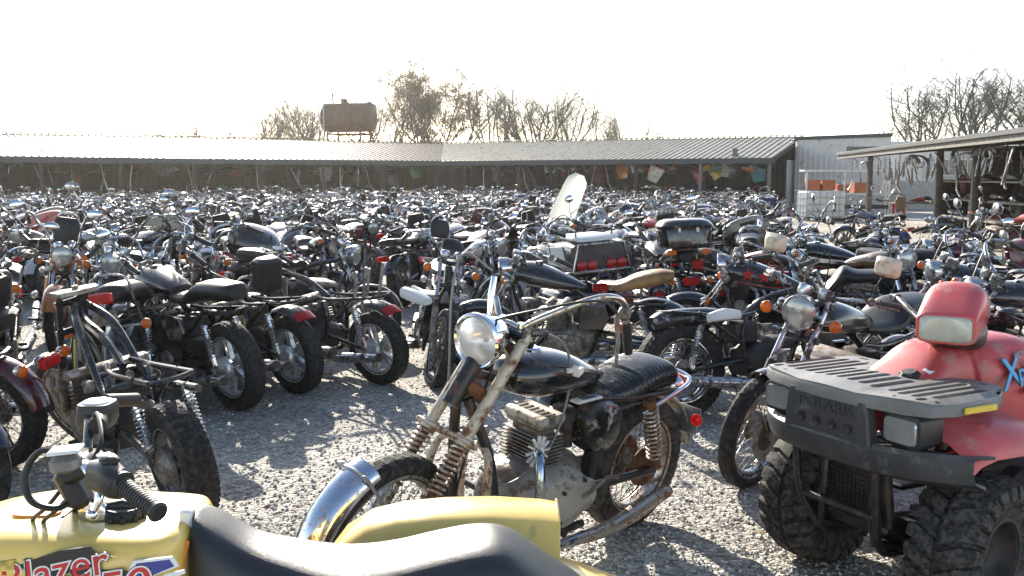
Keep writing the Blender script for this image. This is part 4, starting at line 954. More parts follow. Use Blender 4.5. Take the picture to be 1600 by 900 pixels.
hangrow(RSA, RST, RSN, .2, 22, 2.38, ['fork_leg','exhaust_pipe','fork_leg','handlebar','fork_leg','exhaust_pipe','fender'], ['silver','black','brown','grey'], 'from the pole shed beams', 'spare parts hanging in the pole shed', 96, (-.1,2.2), 1.0)
def shelf_row(CO_, t, n, s0, s1, z, cols, where, group, N_, dep=4.2, sc=1.3):
    cnt = {}
    for i in range(N_):
        s = s0+(s1-s0)*(i+.5)/N_; k = r.choice(['fuel_tank','seat','fender','fuel_tank','fairing_panel']); c = r.choice(cols); lab = METAL.get(k, c); key = (lab,k); cnt[key] = cnt.get(key,0)+1
        p = CO_+t*s+n*(dep+r.uniform(-.15,.15)); dz = {'fuel_tank':.24,'seat':.17,'fender':.15,'fairing_panel':.72}[k]
        hang(k, (p.x,p.y,z+dz*sc), (0,0,r.uniform(0,3)), c, f"{lab} {GP[k][0]} {where}, {ordn(cnt[key])} {lab} one from left", group, s=sc)
for z, nm in ((1.02,'lower'), (1.775,'upper')):
    shelf_row(CO+tL*LL, -tL, nL, 14, LL-.5, z, ['black','brown','grey','maroon','green','red'], f'on the {nm} shelf under the brown roof', 'parts on shed shelves', 26)
    shelf_row(CO, tR, nR, 1, LR-1.4, z, ['black','red','grey','orange','blue','white','green'], f'on the {nm} shelf under the tan roof', 'parts on shed shelves', 20)
for z, nm in ((.575,'bottom'), (1.075,'middle'), (1.575,'top')):
    shelf_row(RSA, RST, RSN, 8.7, 19.6, z, ['black','red','white','silver','maroon','grey','cream'], f'on the {nm} shelf of the pole shed', 'parts on pole shed shelves', 17, 1.5, .8)
# table of loose parts between the sheds
def bench(px0, px1, Y, lab, z=.8, legs='red_post'):
    a = P(px0, 300, Y).x; b = P(px1, 300, Y).x; ro = empty('parts_table', ((a+b)/2, Y, 0), 0, lab, 'table'); w_ = b-a
    m = MB('grey_wood'); m.box((0,0,z), (w_,1.1,.06), None, .006); m.build('table_top', ro)
    for sx in (-1,1):
        for sy in (-1,1): m = MB(legs); m.box((sx*(w_/2-.1),sy*.45,z/2-.02), (.1,.1,z-.05), None, .006); m.build('leg', ro)
    cnt = {}
    for i in range(9):
        k = r.choice(['seat','fender','fuel_tank','exhaust_pipe']); c = r.choice(['black','red','silver','brown']); l_ = METAL.get(k, c); key = (l_,k); cnt[key] = cnt.get(key,0)+1
        if k == 'exhaust_pipe': rot = (R(88),0,r.uniform(0,6)); dz = .07
        else: rot = (0,0,r.uniform(0,6)); dz = {'seat':.2,'fender':.3,'fuel_tank':.25}[k]
        hang(k, (a+(i+.5)*w_/9, Y+r.uniform(-.3,.3), z+dz), rot, c, f"{l_} {GP[k][0]} lying on the red-legged table, {ordn(cnt[key])} {l_} one", 'parts on the tables')
bench(1400, 1505, 33, 'rough table heaped with parts, standing on red legs by the pole shed')

# ------------------------------------------------------------------ the field of motorcycles
COLS = [('black',(.012,.012,.013),9),('maroon',(.10,.010,.014),4),('red',(.38,.02,.015),2),('dark blue',(.012,.025,.10),3),('silver',(.42,.43,.45),2),('brown',(.10,.05,.025),2),('gold',(.32,.20,.06),1),('white',(.62,.62,.6),1),('dark green',(.012,.05,.03),1),('orange',(.5,.15,.02),1)]
CW = [c for c in COLS for _ in range(c[2])]
SPECS = [
 ('bare touring bike with trunk', dict(eng='flat', bars='pull', tank='big', seat='step', trunk='paint', bags=True, sissy=.3, wheel='cast')),
 ('standard bike with stepped seat', dict(eng='four', bars='pull', tank='std', seat='step', mirrors=1)),
 ('chopper with high bars and king-queen seat', dict(eng='vee', bars='ape', tank='cruiser', seat='kq', sissy=.45, rake=36, wheel='spoke', fr=.34, fw=.08, L=1.56, mirrors=0)),
 ('standard bike with flat seat and spoked wheels', dict(eng='twin', bars='low', tank='std', seat='flat', wheel='spoke', mirrors=1, signals=False)),
 ('seatless bike with pulled-back bars', dict(eng='four', bars='buck', tank='cruiser', seaton=False, side=False, mirrors=0, rfender=None, signals=False)),
 ('tankless bike with exposed frame', dict(eng='four', bars='pull', tankon=False, seat='step', gauges=True, mirrors=0, signals=False)),
 ('tourer with tall clear windshield', dict(eng='four', bars='pull', tank='big', seat='step', shield=.5, bags=True)),
 ('cruiser with solo seat and backrest', dict(eng='vee', bars='buck', tank='cruiser', seat='kq', sissy=.35, wheel='spoke', guard=True, mirrors=0, signals=False)),
 ('street bike with luggage rack', dict(eng='twin', bars='pull', tank='slim', seat='flat', rack=True, wheel='spoke', mirrors=0)),
 ('stripped bike without headlight', dict(eng='four', bars='low', tank='std', seat='solo', head=False, signals=False, mirrors=0, rfender=None)),
 ('cruiser with chrome fenders', dict(eng='vee', bars='pull', tank='cruiser', seat='step', ffender='chrome', rfender='chrome', sissy=.25, plate=True, mirrors=1)),
 ('bike with bulbous front fairing', dict(eng='four', bars='low', tank='big', seat='step', fairing=True, head=False, bags=True, mirrors=0, signals=False, pipes='grimy_iron')),
 ('stripped black-engined bike with low bars', dict(eng='four', bars='flat', tank='big', seat='flat', pipes='grimy_iron', headc='black_enamel', barm='black_enamel', forkm='black_enamel', mirrors=0, signals=False)),
 ('bike with engine guard and ape bars', dict(eng='twin', bars='ape', tank='slim', seat='step', guard=True, wheel='spoke', mirrors=0)),
]
NEAR, FARM = {}, []
for i, (nm, kw) in enumerate(SPECS):
    p, c = bike_parts(steer=rnd.choice([-18,12,24,28,20]), q=1, **kw); root = finish_bike(p); NEAR[i] = (root, c['L'])
    p, c = bike_parts(steer=rnd.choice([-18,12,24,28,20]), q=0, **kw); o = finish_bike(p, single=True); FARM.append((o, c['L']))
used_near, used_far = set(), set()
BLOCK = []     # (x, y, radius) kept free, filled by the heroes
# ------------------------------------------------------------------ bikes built one by one near the camera
def block(rear, d, L, rad=.62):
    for t in (0, .5, 1): BLOCK.append((rear[0]+d[0]*L*t, rear[1]+d[1]*L*t, rad))
def hero(label, rear, hdg, paint=(.012,.012,.013), lean=7, name='motorcycle', **kw):
    kw.setdefault('q', 2); p, c = bike_parts(**kw); h = Vector((hdg[0], hdg[1], 0)).normalized()
    r_ = finish_bike(p, name, paint, label=label, group='motorcycles standing at the front of the yard'); place(r_, rear, head=h, lean=lean, L=c['L']); block(rear, h, c['L']); return r_
def tailstrip(L=1.48, rr=.315):
    m = MB('black_enamel'); m.arch((-L/2,0,rr), rr+.06, 70, 128, .17, n=10, m=6, lip=.2)
    l = MB('red_lens'); l.arch((-L/2,0,rr), rr+.066, 116, 128.5, .15, n=6, m=4, lip=.15, th=.010); return m, l
# left group
r1 = G(375, 640)
hero('dark bike with humped seat and exposed rear wheel, nearest of the row of bare wheels', r1, (-.74,.67), (.035,.022,.02), eng='four', tank='std', seat='step', rfender=None, signals=False, tail=False, gauges=False, head=False, bars='pull', mirrors=1, rimm='bright_alloy', hubm='bright_alloy', rr=.325, rw=.135, shaft=True, steer=14)
r2 = G(468, 614); m, l = tailstrip()
hero('seatless black bike with fat rear tyre between the humped-seat bike and the bare-tailed one', r2, (-.74,.67), (.02,.01,.01), eng='four', tankon=False, seaton=False, signals=False, rfender=None, tail=False, head=False, mirrors=0, rimm='bright_alloy', hubm='bright_alloy', rr=.31, rw=.13, bars='buck', shaft=True,
     extra=[('rear_fender', m), ('tail_strip', l), ('tool_box', (lambda q: q.box((-.52,0,.92), (.14,.20,.26), Euler((0,R(-12),0)), .02))(MB('plastic')))])
r3 = G(597, 600); m, l = tailstrip()
uprights = MB('galv') if False else MB('alloy'); uprights.mir([(-.70,.09,.66),(-.80,.095,.98)], .013, n=8).mir([(-.60,.07,.68),(-.66,.07,.93)], .012, n=8)
wp = MB('white_plastic'); wp.loft([(-1.14,-.2,.66,.05,.03,.02,3),(-1.02,-.2,.69,.06,.05,.04,3),(-.90,-.19,.72,.05,.05,.03,3)], n=14, smooth=2)
hero('stripped bike with curved red tail strip, right end of the row of bare wheels', r3, (-.80,.60), (.012,.012,.013), eng='four', tankon=False, seaton=False, signals=False, rfender=None, tail=False, head=False, mirrors=0, rimm='bright_alloy', hubm='bright_alloy', rr=.30, rw=.12, bars='pull', shaft=True, side=False, airf=False,
     extra=[('rear_fender', m), ('tail_strip', l), ('grab_bracket', uprights), ('side_panel', wp)])
# bare frame at the left front
ex = MB('cast_alloy'); ex.prism([(.30,-.11),(.42,-.13),(.45,-.05),(.40,0),(.45,.05),(.42,.13),(.30,.11),(.27,0)], 1.02, 1.045, .004, plane='xy').lathe([(.018,0),(.018,.02)], (.36,0,1.045), (0,0,1), 10)
wr = MB('yellow_wire'); wr.tube([(.2,.1,.8),(.22,.13,.6),(.16,.12,.45),(.2,.14,.35)], .005, n=5, smooth=5).tube([(.05,.08,.75),(.08,.12,.6),(.04,.12,.5)], .005, n=5, smooth=5)
fr2 = MB('black_enamel'); fr2.mir([(.36,.03,.96),(.1,.09,.86),(-.2,.12,.58),(-.5,.13,.60),(-.88,.13,.64)], .021, n=10, smooth=5).mir([(.32,.04,.80),(.06,.1,.60),(-.05,.13,.35)], .02, n=10, smooth=4).tube([(-.3,-.13,.6),(-.3,.13,.6)], .02, n=8).box((-.05,0,.62), (.12,.2,.05), None, .01)
rg = G(302, 812)
bike_G = hero('bare black motorcycle frame with thick tyre and chrome springs behind the yellow machine', rg, (-.64,.77), L=1.66, rr=.30, rw=.15, fr=.31, eng='four', tankon=False, seaton=False, signals=False, rfender=None, tail=False, head=False, mirrors=0, bars=None, gauges=False, side=False, airf=False, pipes=None, rimm='alloy', wheel='cast', rake=32, ffender=None, ztop=1.0, steer=22, forkm='black_enamel', lean=9,
     extra=[('clamp_plate', ex), ('wiring', wr), ('main_frame', fr2)])
hero('dark bike showing red tail light and round amber signals above the bare frame', (-2.62,6.6), (-.12,1), (.015,.015,.016), plate=True, tailz=.84, sigdz=-.2, sigw=.23, eng='four', seat='step', tank='big', sissy=.16, backpad=False, bars='buck', steer=-10, ffender='paint')
hero('maroon bike at the left frame edge showing a square red tail light', (-2.93,5.35), (-1,.15), (.08,.01,.012), eng='vee', tank='cruiser', seat='step', sissy=.3, wheel='spoke')
hero('black bike cut by the left frame edge with chrome fork leg and signal in view', (-4.02,4.45), (1,-.2), (.012,.012,.013), eng='four', bars='ape', steer=5, q=1)
hero('grey-tanked chopper with round headlight facing the camera behind the red tail light', (-3.75,9.25), (.22,-1), (.35,.36,.36), eng='vee', tank='cruiser', bars='ape', seat='kq', fr=.34, rake=34, steer=-4, signals=True)
hero('tan-tanked bike with round headlight on tall chrome fork behind the humped-seat bike', (-3.45,10.0), (.42,-1), (.34,.20,.09), eng='twin', tank='std', bars='buck', seat='step', headc='chrome', wheel='spoke', q=1, steer=8)
hero('bike with wide chrome handlebar at the left edge, headlight missing', (-4.35,8.0), (.35,-1), (.35,.35,.36), eng='four', head=False, bars='buck', tank='std', q=1, steer=15)
hero('low black bike with pulled-back chrome bars behind the maroon edge bike', (-3.8,6.6), (-.3,1), (.012,.012,.013), eng='vee', tank='cruiser', bars='pull', seat='solo', sissy=.35, q=1)
# middle
hero('tankless bike with upright silver fork tubes between the wheel row and the old chopper', (-.72,8.95), (.08,-1), (.012,.012,.02), eng='four', tankon=False, head=False, bars='pull', mirrors=0, seat='flat', steer=12, ffender=None)
tape = 'tan_leather'
hero('black bike with torn tan seat and big spoked rear wheel behind the old chopper', (1.16,7.62), (-.96,.28), (.012,.012,.013), seatm=tape, seatst=[(-.40,0,.80,.09,.03,.03,2.4),(-.48,0,.80,.12,.05,.04,2.6),(-.58,0,.83,.13,.07,.05,2.6),(-.70,0,.86,.13,.07,.06,2.5),(-.80,0,.88,.11,.06,.05,2.5),(-.88,0,.89,.07,.04,.04,2.3)], eng='twin', tank='cruiser', wheel='spoke', rr=.33, bars='pull', q=2, tail=False)
bf = MB('flaked_enamel'); bf.loft([(-.95,0,.66,.06,.05),(-.85,0,.68,.09,.07),(-.55,0,.70,.10,.06),(-.3,0,.69,.07,.03)], n=14, smooth=3)
wpl = MB('white_plastic'); wpl.prism([(-.62,.60),(-.38,.62),(-.30,.72),(-.58,.74)], .175, .188, .004); wpl2 = MB('white_plastic'); wpl2.loft([(-.60,-.17,.69,.03,.03,.03,3),(-.48,-.175,.70,.035,.05,.03,3),(-.36,-.17,.70,.03,.03,.03,3)], n=14, smooth=2)
case = MB('plastic'); case.loft([(.00,-.34,.50,.05,.08,.10,3),(.06,-.34,.52,.10,.14,.14,3.2),(.36,-.34,.53,.10,.15,.14,3.2),(.46,-.34,.52,.07,.10,.1,3)], n=20, smooth=3)
hero('black bike with chrome shock and bare fat rear tyre behind the old chopper seat', G(1066, 655), (.93,.36), (.012,.013,.016), eng='flat', tank='big', tankon=False, seaton=False, rfender=None, signals=False, bars='low', head=False, gauges=False, rr=.335, rw=.15, wheel='spoke', steer=-12, mirrors=0, side=False,
     extra=[('tail_unit', bf), ('white_side_panel', wpl2), ('side_case', case)])
# touring bike with the angular tail box and four round lamps
tb = MB('paint'); tb.loft([(-1.18,0,1.02,.30,.13,.14,6),(-.98,0,1.03,.31,.14,.18,6),(-.62,0,1.0,.28,.14,.2,5),(-.52,0,.98,.22,.1,.16,4)], n=24)
lid = MB('white_plastic'); lid.loft([(-1.12,0,1.175,.20,.012,.012,5),(-1.08,0,1.19,.23,.02,.02,5),(-.66,0,1.19,.21,.02,.02,5),(-.62,0,1.175,.18,.012,.012,5)], n=20)
bz = MB('chrome'); z0, z1 = .90, 1.145
bz.tube([(-1.19,.285,z0),(-1.19,.225,z1),(-1.19,-.225,z1),(-1.19,-.285,z0)], .010, n=6).tube([(-1.19,.285,z0),(-1.19,-.285,z0)], .010, n=6)
sp_ = MB('white_plastic'); sp_.prism([(-1.10,.94),(-.66,.94),(-.66,1.10),(-1.02,1.13)], .306, .316, .003)
lamps = [('round_red_lamp', MB('red_lens').lathe([(.048,0),(.048,.012),(.03,.022),(.001,.025)], (-1.185,y,.955), (-1,0,0), 18)) for y in (.20,.095,-.095,-.20)]
rl_ = MB('black_enamel'); rl_.tube([(-.64,.18,1.21),(-.66,.18,1.27),(-1.02,.18,1.27),(-1.04,.18,1.21)], .008, n=6, smooth=3).tube([(-.64,-.18,1.21),(-.66,-.18,1.27),(-1.02,-.18,1.27),(-1.04,-.18,1.21)], .008, n=6, smooth=3).tube([(-.84,.18,1.27),(-.84,-.18,1.27)], .006, n=5)
hero('navy touring bike with angular tail box, white lid and four round red lamps', (.72,9.1), (-.34,.94), (.01,.014,.028), eng='flat', tank='big', seat='step', bars='pull', signals=False, bags=True, lean=4, extra=[(n_, mb_.xf(Matrix.Translation((0,0,-.08)))) for n_, mb_ in [('tail_box', tb), ('box_lid', lid), ('box_trim', bz), ('side_hatch', sp_), ('lid_rail', rl_)]+lamps])
L_b = hero('black touring bike with large luggage trunk, amber marker lamps and red brake lamp', (1.74,9.65), (-.06,1), (.010,.010,.011), eng='flat', tank='big', seat='step', trunk='paint', trunkz=.10, bags=True, bars='pull', lean=2, sissy=.2,
     extra=[('marker_lamp', MB('amber_lens').box((-1.06,.17,.93), (.03,.09,.05), None, .012)), ('marker_lamp', MB('amber_lens').box((-1.06,-.17,.93), (.03,.09,.05), None, .012)), ('brake_lamp', MB('red_lens').box((-1.0,-.10,.80), (.05,.10,.10), None, .012))])
o = text_obj('trunk_lettering', 'HONDA', 'stone_pale', .035, frame_M((-1.049,-.11,1.02), (0,-1,0), (0,0,1)), L_b, .0015, xs=1.2)
def star(c, s, m='red_lens'):
    return [(c[0]+s*(1 if k % 2 == 0 else .42)*math.cos(math.pi/2+k*math.pi/5), c[1]+s*(1 if k % 2 == 0 else .42)*math.sin(math.pi/2+k*math.pi/5)) for k in range(10)]
mat('star_red', (.36,.02,.02), .35, coat=.4)
sd = MB('star_red')
for sg in (1,-1):
    for x, z, s, y in ((.22,.885,.058,.150),(.09,.868,.058,.147),(-.03,.845,.05,.128)): sd.prism(star((x,z), s), sg*(y-.03), sg*(y+.014), 0)
    sd.tube([(-.12,sg*.095,.775),(.1,sg*.148,.79),(.3,sg*.150,.82)], .004, n=4, smooth=3)
hero('black chopper with red stars on its tank and tall chrome fork', (2.92,7.72), (-.93,.36), (.010,.010,.011), eng='vee', tank='cruiser', bars='buck', seat='kq', wheel='spoke', fr=.33, rake=33, steer=10, side=False, extra=[('tank_stars', sd)])
mat('beige_shell', (.50,.45,.34), .35, coat=.3, dirt=(.25,.2,.14), dirt_amt=.2)
def dmir(sg):
    m = MB('cable'); m.tube([(.27,sg*.27,1.05),(.29,sg*.29,1.13),(.31,sg*.33,1.20)], .0055, n=6)
    m.use('beige_shell').loft([(.285,sg*.34,1.25,.068,.046,.046,5),(.30,sg*.34,1.25,.072,.052,.052,5),(.335,sg*.335,1.25,.045,.032,.032,4)], n=20)
    m.use('mirror').loft([(.283,sg*.34,1.25,.062,.042,.042,5),(.2845,sg*.34,1.25,.062,.042,.042,5)], n=20); return ('mirror', m)
hero('black standard bike with big round headlight beside the red machine', (G(1198,757).x+1.00, G(1198,757).y+.95), (-.75,-.66), (.012,.012,.012), eng='four', tank='std', seat='step', bars='flat', wheel='spoke', fr=.315, fw=.085, ffender='paint', steer=4, rake=28, lean=8, ztop=.99, mirrors=0, headc='chrome', gauges=True, forkm='chrome', L=1.48, ffa=(78,150), extra=[dmir(1), dmir(-1)])
hero('pale bike with tall clear windshield standing above the middle of the yard', (.17,15.4), (.42,-.9), (.5,.5,.47), shield=.72, eng='four', tank='big', q=1, steer=-38, lean=8, bars='pull', mirrors=0, shieldtilt=-32)
hero('black bike behind the star-tanked chopper with dusty seat', (4.1,9.75), (-.9,.4), (.012,.012,.014), eng='four', tank='std', q=1)
hero('black cruiser with stepped seat behind the right beige mirror', (4.55,7.35), (-.95,.3), (.012,.012,.014), eng='vee', tank='cruiser', bars='pull', seat='step', q=1)
hero('maroon bike with pale bundle on its seat right of the stepped-seat cruiser', (5.6,9.9), (-.95,.32), (.09,.01,.02), eng='four', tank='std', q=1, rack=True, extra=[('bundle', MB('beige_shell').loft([(-1.0,0,.96,.05,.03),(-.9,.01,.98,.11,.06),(-.76,-.01,1.0,.13,.08),(-.62,.01,.98,.12,.07),(-.52,0,.95,.06,.03)], n=14, smooth=3))])
hero('black bike with rusty exhaust behind the red machine, nearest to the right frame edge', (4.25,6.1), (-.97,.25), (.012,.012,.014), eng='twin', tank='std', q=1, pipes='rusty_chrome')
hero('maroon touring bike with hard trunk at the right frame edge behind the red machine', (4.75,8.35), (.6,.8), (.09,.012,.02), eng='flat', tank='big', trunk='paint', bags=True, sissy=.45, q=1, wheel='cast')
hero('dark blue bike with tall brown backrest standing by the aisle', (7.75,19.2), (-.35,.93), (.02,.03,.09), eng='four', tank='std', sissy=.5, padm='brown_leather', q=1)

MATS['red_post']
hero('red-seated bike with pale cast wheel parked beside the pole shed', (10.6,19.6), (-.97,-.1), (.09,.012,.02), seatm='red_post', eng='four', tank='std', q=1, rimm='white_plastic', hubm='white_plastic')
# ------------------------------------------------------------------ the old rusty chopper in the middle
def chopper():
    L = 1.50; ra = Vector((-.75,0,.32)); fa = Vector((.75,0,.34)); root = empty('chopper', (0,0,0), 0, 'old rusty chopper with coil-spring fork and torn black seat, alone on the gravel', 'motorcycle', 'motorcycles standing at the front of the yard')
    rk = math.tan(R(39)); zt = 1.02
    def fk(z, y=0, off=0): return Vector((fa.x-rk*(z-fa.z)*.94+off*.8, y, z+off*.6))
    topc = fk(zt, 0, -.02); ax_ = (fk(1.0)-fk(.5)).normalized(); S = Matrix.Translation(topc)@Matrix.Rotation(R(9), 4, ax_)@Matrix.Translation(-topc)
    def B(name, m, par=root, lab=None): return m.build(name, par, None, lab)
    def BS(name, m, par=root, lab=None): m.xf(S); return m.build(name, par, None, lab)
    # wheels
    w = B('rear_wheel', rim_mb(ra, .325, .125, 'spoke', 56, 'rusty_chrome', 2)); B('tyre', tyre_mb(ra, .325, .125, 64, 'tyre_dusty', True), w)
    m = MB('rust'); m.lathe([(.09,0),(.095,.01),(.09,.03),(.03,.04)], ra+Vector((0,.05,0)), (0,1,0), 28); n_ = 40
    m.lathe([(.10,.0),(.112,.004),(.10,.008)], ra+Vector((0,-.06,0)), (0,1,0), n_); B('rear_hub', m, w)
    w = BS('front_wheel', rim_mb(fa, .345, .09, 'spoke', 56, 'alloy', 2)); BS('tyre', tyre_mb(fa, .345, .09, 64, 'tyre', True), w); BS('brake_drum', MB('dull_alloy').lathe([(.085,0),(.088,.01),(.08,.035),(.02,.045)], fa+Vector((0,.035,0)), (0,1,0), 28), w)
    # front fender: chrome quarter shell, forward half only
    m = MB('pitted_chrome'); m.arch(fa, .395, -32, 70, .135, n=24, m=12, lip=.34, th=.003); fe = BS('front_fender', m)
    m = MB('galv'); g = [(fa.x+(.402-.34*.135*(1-math.cos(y*1.5))*.6)*math.cos(R(62)), y*.075, fa.z+(.402-.34*.135*(1-math.cos(y*1.5))*.6)*math.sin(R(62))) for y in (-1,-.6,-.2,.2,.6,1)]
    m.tube([(fa.x+.02,-.085,fa.z+.1)]+g+[(fa.x+.02,.085,fa.z+.1),(fa.x,.09,fa.z)], .006, n=6, smooth=4); BS('fender_stay', m, fe)
    # fork
    for sg in (1,-1):
        y = sg*.088; m = MB('beige_rust'); m.tube([fk(1.10,y), fk(.70,y)], .023, n=14); m.use('alloy').tube([fk(.52,y), fk(.50,y), fk(.36,y), fk(.32,y)], [.026,.031,.031,.022], n=14); m.use('rust').tube([fk(.72,y), fk(.50,y)], .017, n=10)
        m.use('dull_alloy').lathe([(.036,-.006),(.036,.006)], fk(.515,y), fk(.6,y)-fk(.4,y), 14)
        f = BS('fork_leg', m); s = MB('rusty_chrome'); s.spring(fk(.53,y), fk(.705,y), .031, .0055, 11, n=6, seg=14); BS('fork_spring', s, f)
    m = MB('beige_rust'); c = fk(.71); d = (fk(.8)-fk(.6)).normalized(); X = Vector((0,1,0)); Z = d; Y = Z.cross(X)
    M3 = Matrix((X, Y, Z)).transposed(); m.box(c, (.27,.075,.022), M3, .01); 
    for sg in (1,-1): m.lathe([(.036,-.02),(.036,.02)], fk(.71,sg*.088), d, 14)
    BS('fork_bridge', m); m = MB('rust'); m.tube([fk(1.02,.09), fk(1.02,0,-.03), fk(1.02,-.09)], .024, n=8); BS('upper_yoke', m); m = MB('rust'); m.tube([fk(.86,.09), fk(.86,0,-.03), fk(.86,-.09)], .026, n=8).box(fk(.86,0,-.01), (.12,.15,.05), M3, .01)
    BS('lower_yoke', m); m = MB('rust'); m.tube([fk(.34,-.1), fk(.34,.1)], .012, n=8); BS('front_axle', m)
    m = MB('black_enamel'); m.box(fk(1.07,0,-.02), (.20,.10,.035), M3, .012); m.tube([fk(1.09,.1,.01), fk(1.12,.12,-.05), fk(1.10,.07,-.12)], .016, n=8, smooth=3); BS('top_clamp', m)
    # headlight
    hp = fk(.985, 0, .12)+Vector((.0,-.01,.0)); hd_ = Vector((1,0,-.06))
    m = MB('clean_chrome'); m.lathe([(.015,-.125),(.05,-.115),(.078,-.075),(.092,-.02),(.096,0),(.101,.004),(.101,.016),(.094,.022),(.088,.018),(.084,.0),(.05,-.045),(.012,-.06)], hp, hd_, 40, cap=True); h = BS('headlight', m, root)
    m = MB('glass_lens'); m.lathe([(.0006,.034),(.03,.032),(.06,.025),(.085,.014)], hp, hd_, 40, cap=False); BS('headlight_lens', m, h)
    m = MB('black_enamel'); m.cyl(hp+Vector((.0,.028,.008)), hp+Vector((.012,.028,.008)), .009, 12); BS('pilot_bulb', m, h)
    m = MB('black_enamel'); m.arch(hp, .115, 40, 120, .13, n=8, m=8, lip=.3, th=.004); 
    m = MB('rusty_chrome'); m.tube([hp+Vector((-.02,.1,0)), hp+Vector((-.06,.105,-.05)), hp+Vector((-.08,.08,-.13)), fk(.86,.05)], .007, n=6, smooth=3).tube([hp+Vector((-.02,-.1,0)), hp+Vector((-.06,-.105,-.05)), hp+Vector((-.08,-.08,-.13)), fk(.86,-.05)], .007, n=6, smooth=3); BS('headlight_bracket', m, h)
    for o_ in [h]+list(h.children_recursive):
        if o_.name.split('.')[0] in ('headlight','headlight_lens','pilot_bulb'): c_ = S@hp; o_.data.transform(Matrix.Translation(c_)@Matrix.Scale(1.07, 4)@Matrix.Translation(-c_))
    # bars
    o = fk(1.07,0,-.02)
    def q(x, y, z): return Vector((o.x+x, y, o.z+z))
    half = [(.0,.0,.04),(.0,.05,.04),(-.03,.09,.08),(-.17,.21,.18),(-.26,.26,.20),(-.335,.28,.17),(-.37,.285,.10),(-.39,.29,.03)]
    m = MB('worn_chrome'); m.tube(crom([q(x,y,z) for x,y,z in half[::-1]]+[q(0,-.05,.04), q(-.02,-.09,.07), q(-.03,-.12,.11)], 6), .0135, n=12); m.use('clean_chrome').mir([q(.0,.05,-.02), q(0,.05,.06)], .018, n=10); hb_ = BS('handlebar', m)
    for sg in (1,):
        m = MB('rubber'); m.tube([q(-.375,sg*.287,.085), q(-.405,sg*.292,.01), q(-.43,sg*.296,-.05)], [.019,.020,.018], n=12); BS('grip', m, hb_)
        m = MB('dull_alloy'); m.box(q(-.35,sg*.285,.13), (.05,.045,.06), None, .015).tube([q(-.32,sg*.285,.15), q(-.27,sg*.30,.12), q(-.29,sg*.315,.03), q(-.30,sg*.32,-.06), q(-.32,sg*.315,-.08)], [.010,.011,.009,.007,.009], n=8, smooth=4).lathe([(.012,0),(.014,.01),(.01,.018)], q(-.34,sg*.295,.14), (.3,1*sg,.2), 12); BS('lever', m, hb_)
    m = MB('clean_chrome'); m.tube([q(-.02,-.12,.04), q(-.03,-.14,.12), q(-.05,-.155,.18)], [.017,.016,.013], n=10); BS('control_stub', m, hb_)
    for pts, mm in (([q(-.30,.29,.13), q(-.16,.27,.20), q(.02,.16,.16), q(.16,-.02,.05), q(.10,-.06,-.1)], 'cable'), ([q(-.05,-.17,.20), q(.06,-.24,.26), q(.14,-.2,.1), q(.20,-.10,-.25), q(.28,-.12,-.42)], 'grey_cable'), ([q(-.0,.08,.05), q(-.16,.16,-.02), q(-.24,.17,-.25), q(-.16,.17,-.48), (.25,.16,.50), (.36,.10,.58)], 'grey_cable'), ([q(.1,.02,-.1), q(.18,.03,-.4), (.42,.05,.30), (.44,.10,.02)], 'cable')):
        m = MB(mm); m.tube(pts, .0052, n=6, smooth=7); BS('cable', m)
    # tank
    m = MB('tank_black'); m.loft([(-.30,0,.83,.045,.02,.02,2.2),(-.20,0,.85,.095,.045,.05,2.4),(-.05,0,.875,.13,.085,.08,2.4),(.08,0,.885,.14,.10,.09,2.3),(.18,0,.89,.13,.095,.08,2.2),(.26,0,.895,.09,.07,.06,2.1),(.285,0,.895,.05,.04,.03,2.)], n=32, smooth=6); tk = B('fuel_tank', m)
    m = MB('clean_chrome'); m.lathe([(.036,-.012),(.038,.006),(.03,.014),(.004,.016)], (.12,0,.985), (0,0,1), 24); B('fuel_cap', m, tk)
    m = MB('stone_pale'); pts = [(-.06,.905),(-.03,.885),(.0,.895),(.005,.915),(.035,.912),(.03,.93),(.0,.926),(-.012,.938),(-.02,.92),(-.055,.925)]
    m.prism([(x+.02,z+.005) for x, z in pts], .128, .146, 0); B('torn_badge', m, tk)
    # seat: tufted king and queen, pleated
    m = MB('seat_torn'); st = []; N_ = 46
    for i in range(N_+1):
        t = i/N_; x = -.22-t*.62
        if t < .16: zc, rh, w_ = .835+.02*math.sin(t/.16*math.pi), .03+.03*math.sin(t/.16*1.57), .09+.03*t/.16
        elif t < .52: u_ = (t-.16)/.36; zc, rh, w_ = .825-.012*math.sin(u_*3.14)+.03*u_, .055, .12+.02*u_
        else: u_ = (t-.52)/.48; zc, rh, w_ = .855+.025*math.sin(u_*3.0), .06*(math.sqrt(max(.02, 1-max(0, (u_-.75)/.25)**2)) if u_ > .75 else 1), .14*(math.sqrt(max(.15, 1-max(0, (u_-.7)/.32)**2)) if u_ > .7 else 1)
        pl = 1+.05*math.cos(i*math.pi)*(1 if t < .5 else .6); st.append((x, 0, zc, w_*pl, rh*pl, rh*1.2, 2.6))
    m.loft(st, n=24); se = B('seat', m); m = MB('seat_torn'); m.loft([(-.36,0,.77,.11,.03),(-.6,0,.79,.12,.03),(-.8,0,.80,.10,.03)], n=12, smooth=2); B('seat_base', m, se)
    # frame
    m = MB('black_rust'); m.tube([(.33,0,1.0), (.46,0,.82)], .036, n=14).tube([(.36,0,.93),(.1,0,.84),(-.2,0,.78)], .02, n=10, smooth=4)
    m.mir([(.40,.03,.84),(.33,.10,.62),(.29,.12,.40),(.27,.12,.22)], .021, n=12, smooth=5)
    m.mir([(-.2,.10,.76),(-.28,.12,.5),(-.25,.13,.26)], .02, n=10, smooth=4).mir([(-.18,.10,.76),(-.5,.125,.72),(-.85,.13,.70)], .014, n=10, smooth=4).mir([(-.24,.13,.36),(-.75,.12,.325)], .02, n=10)
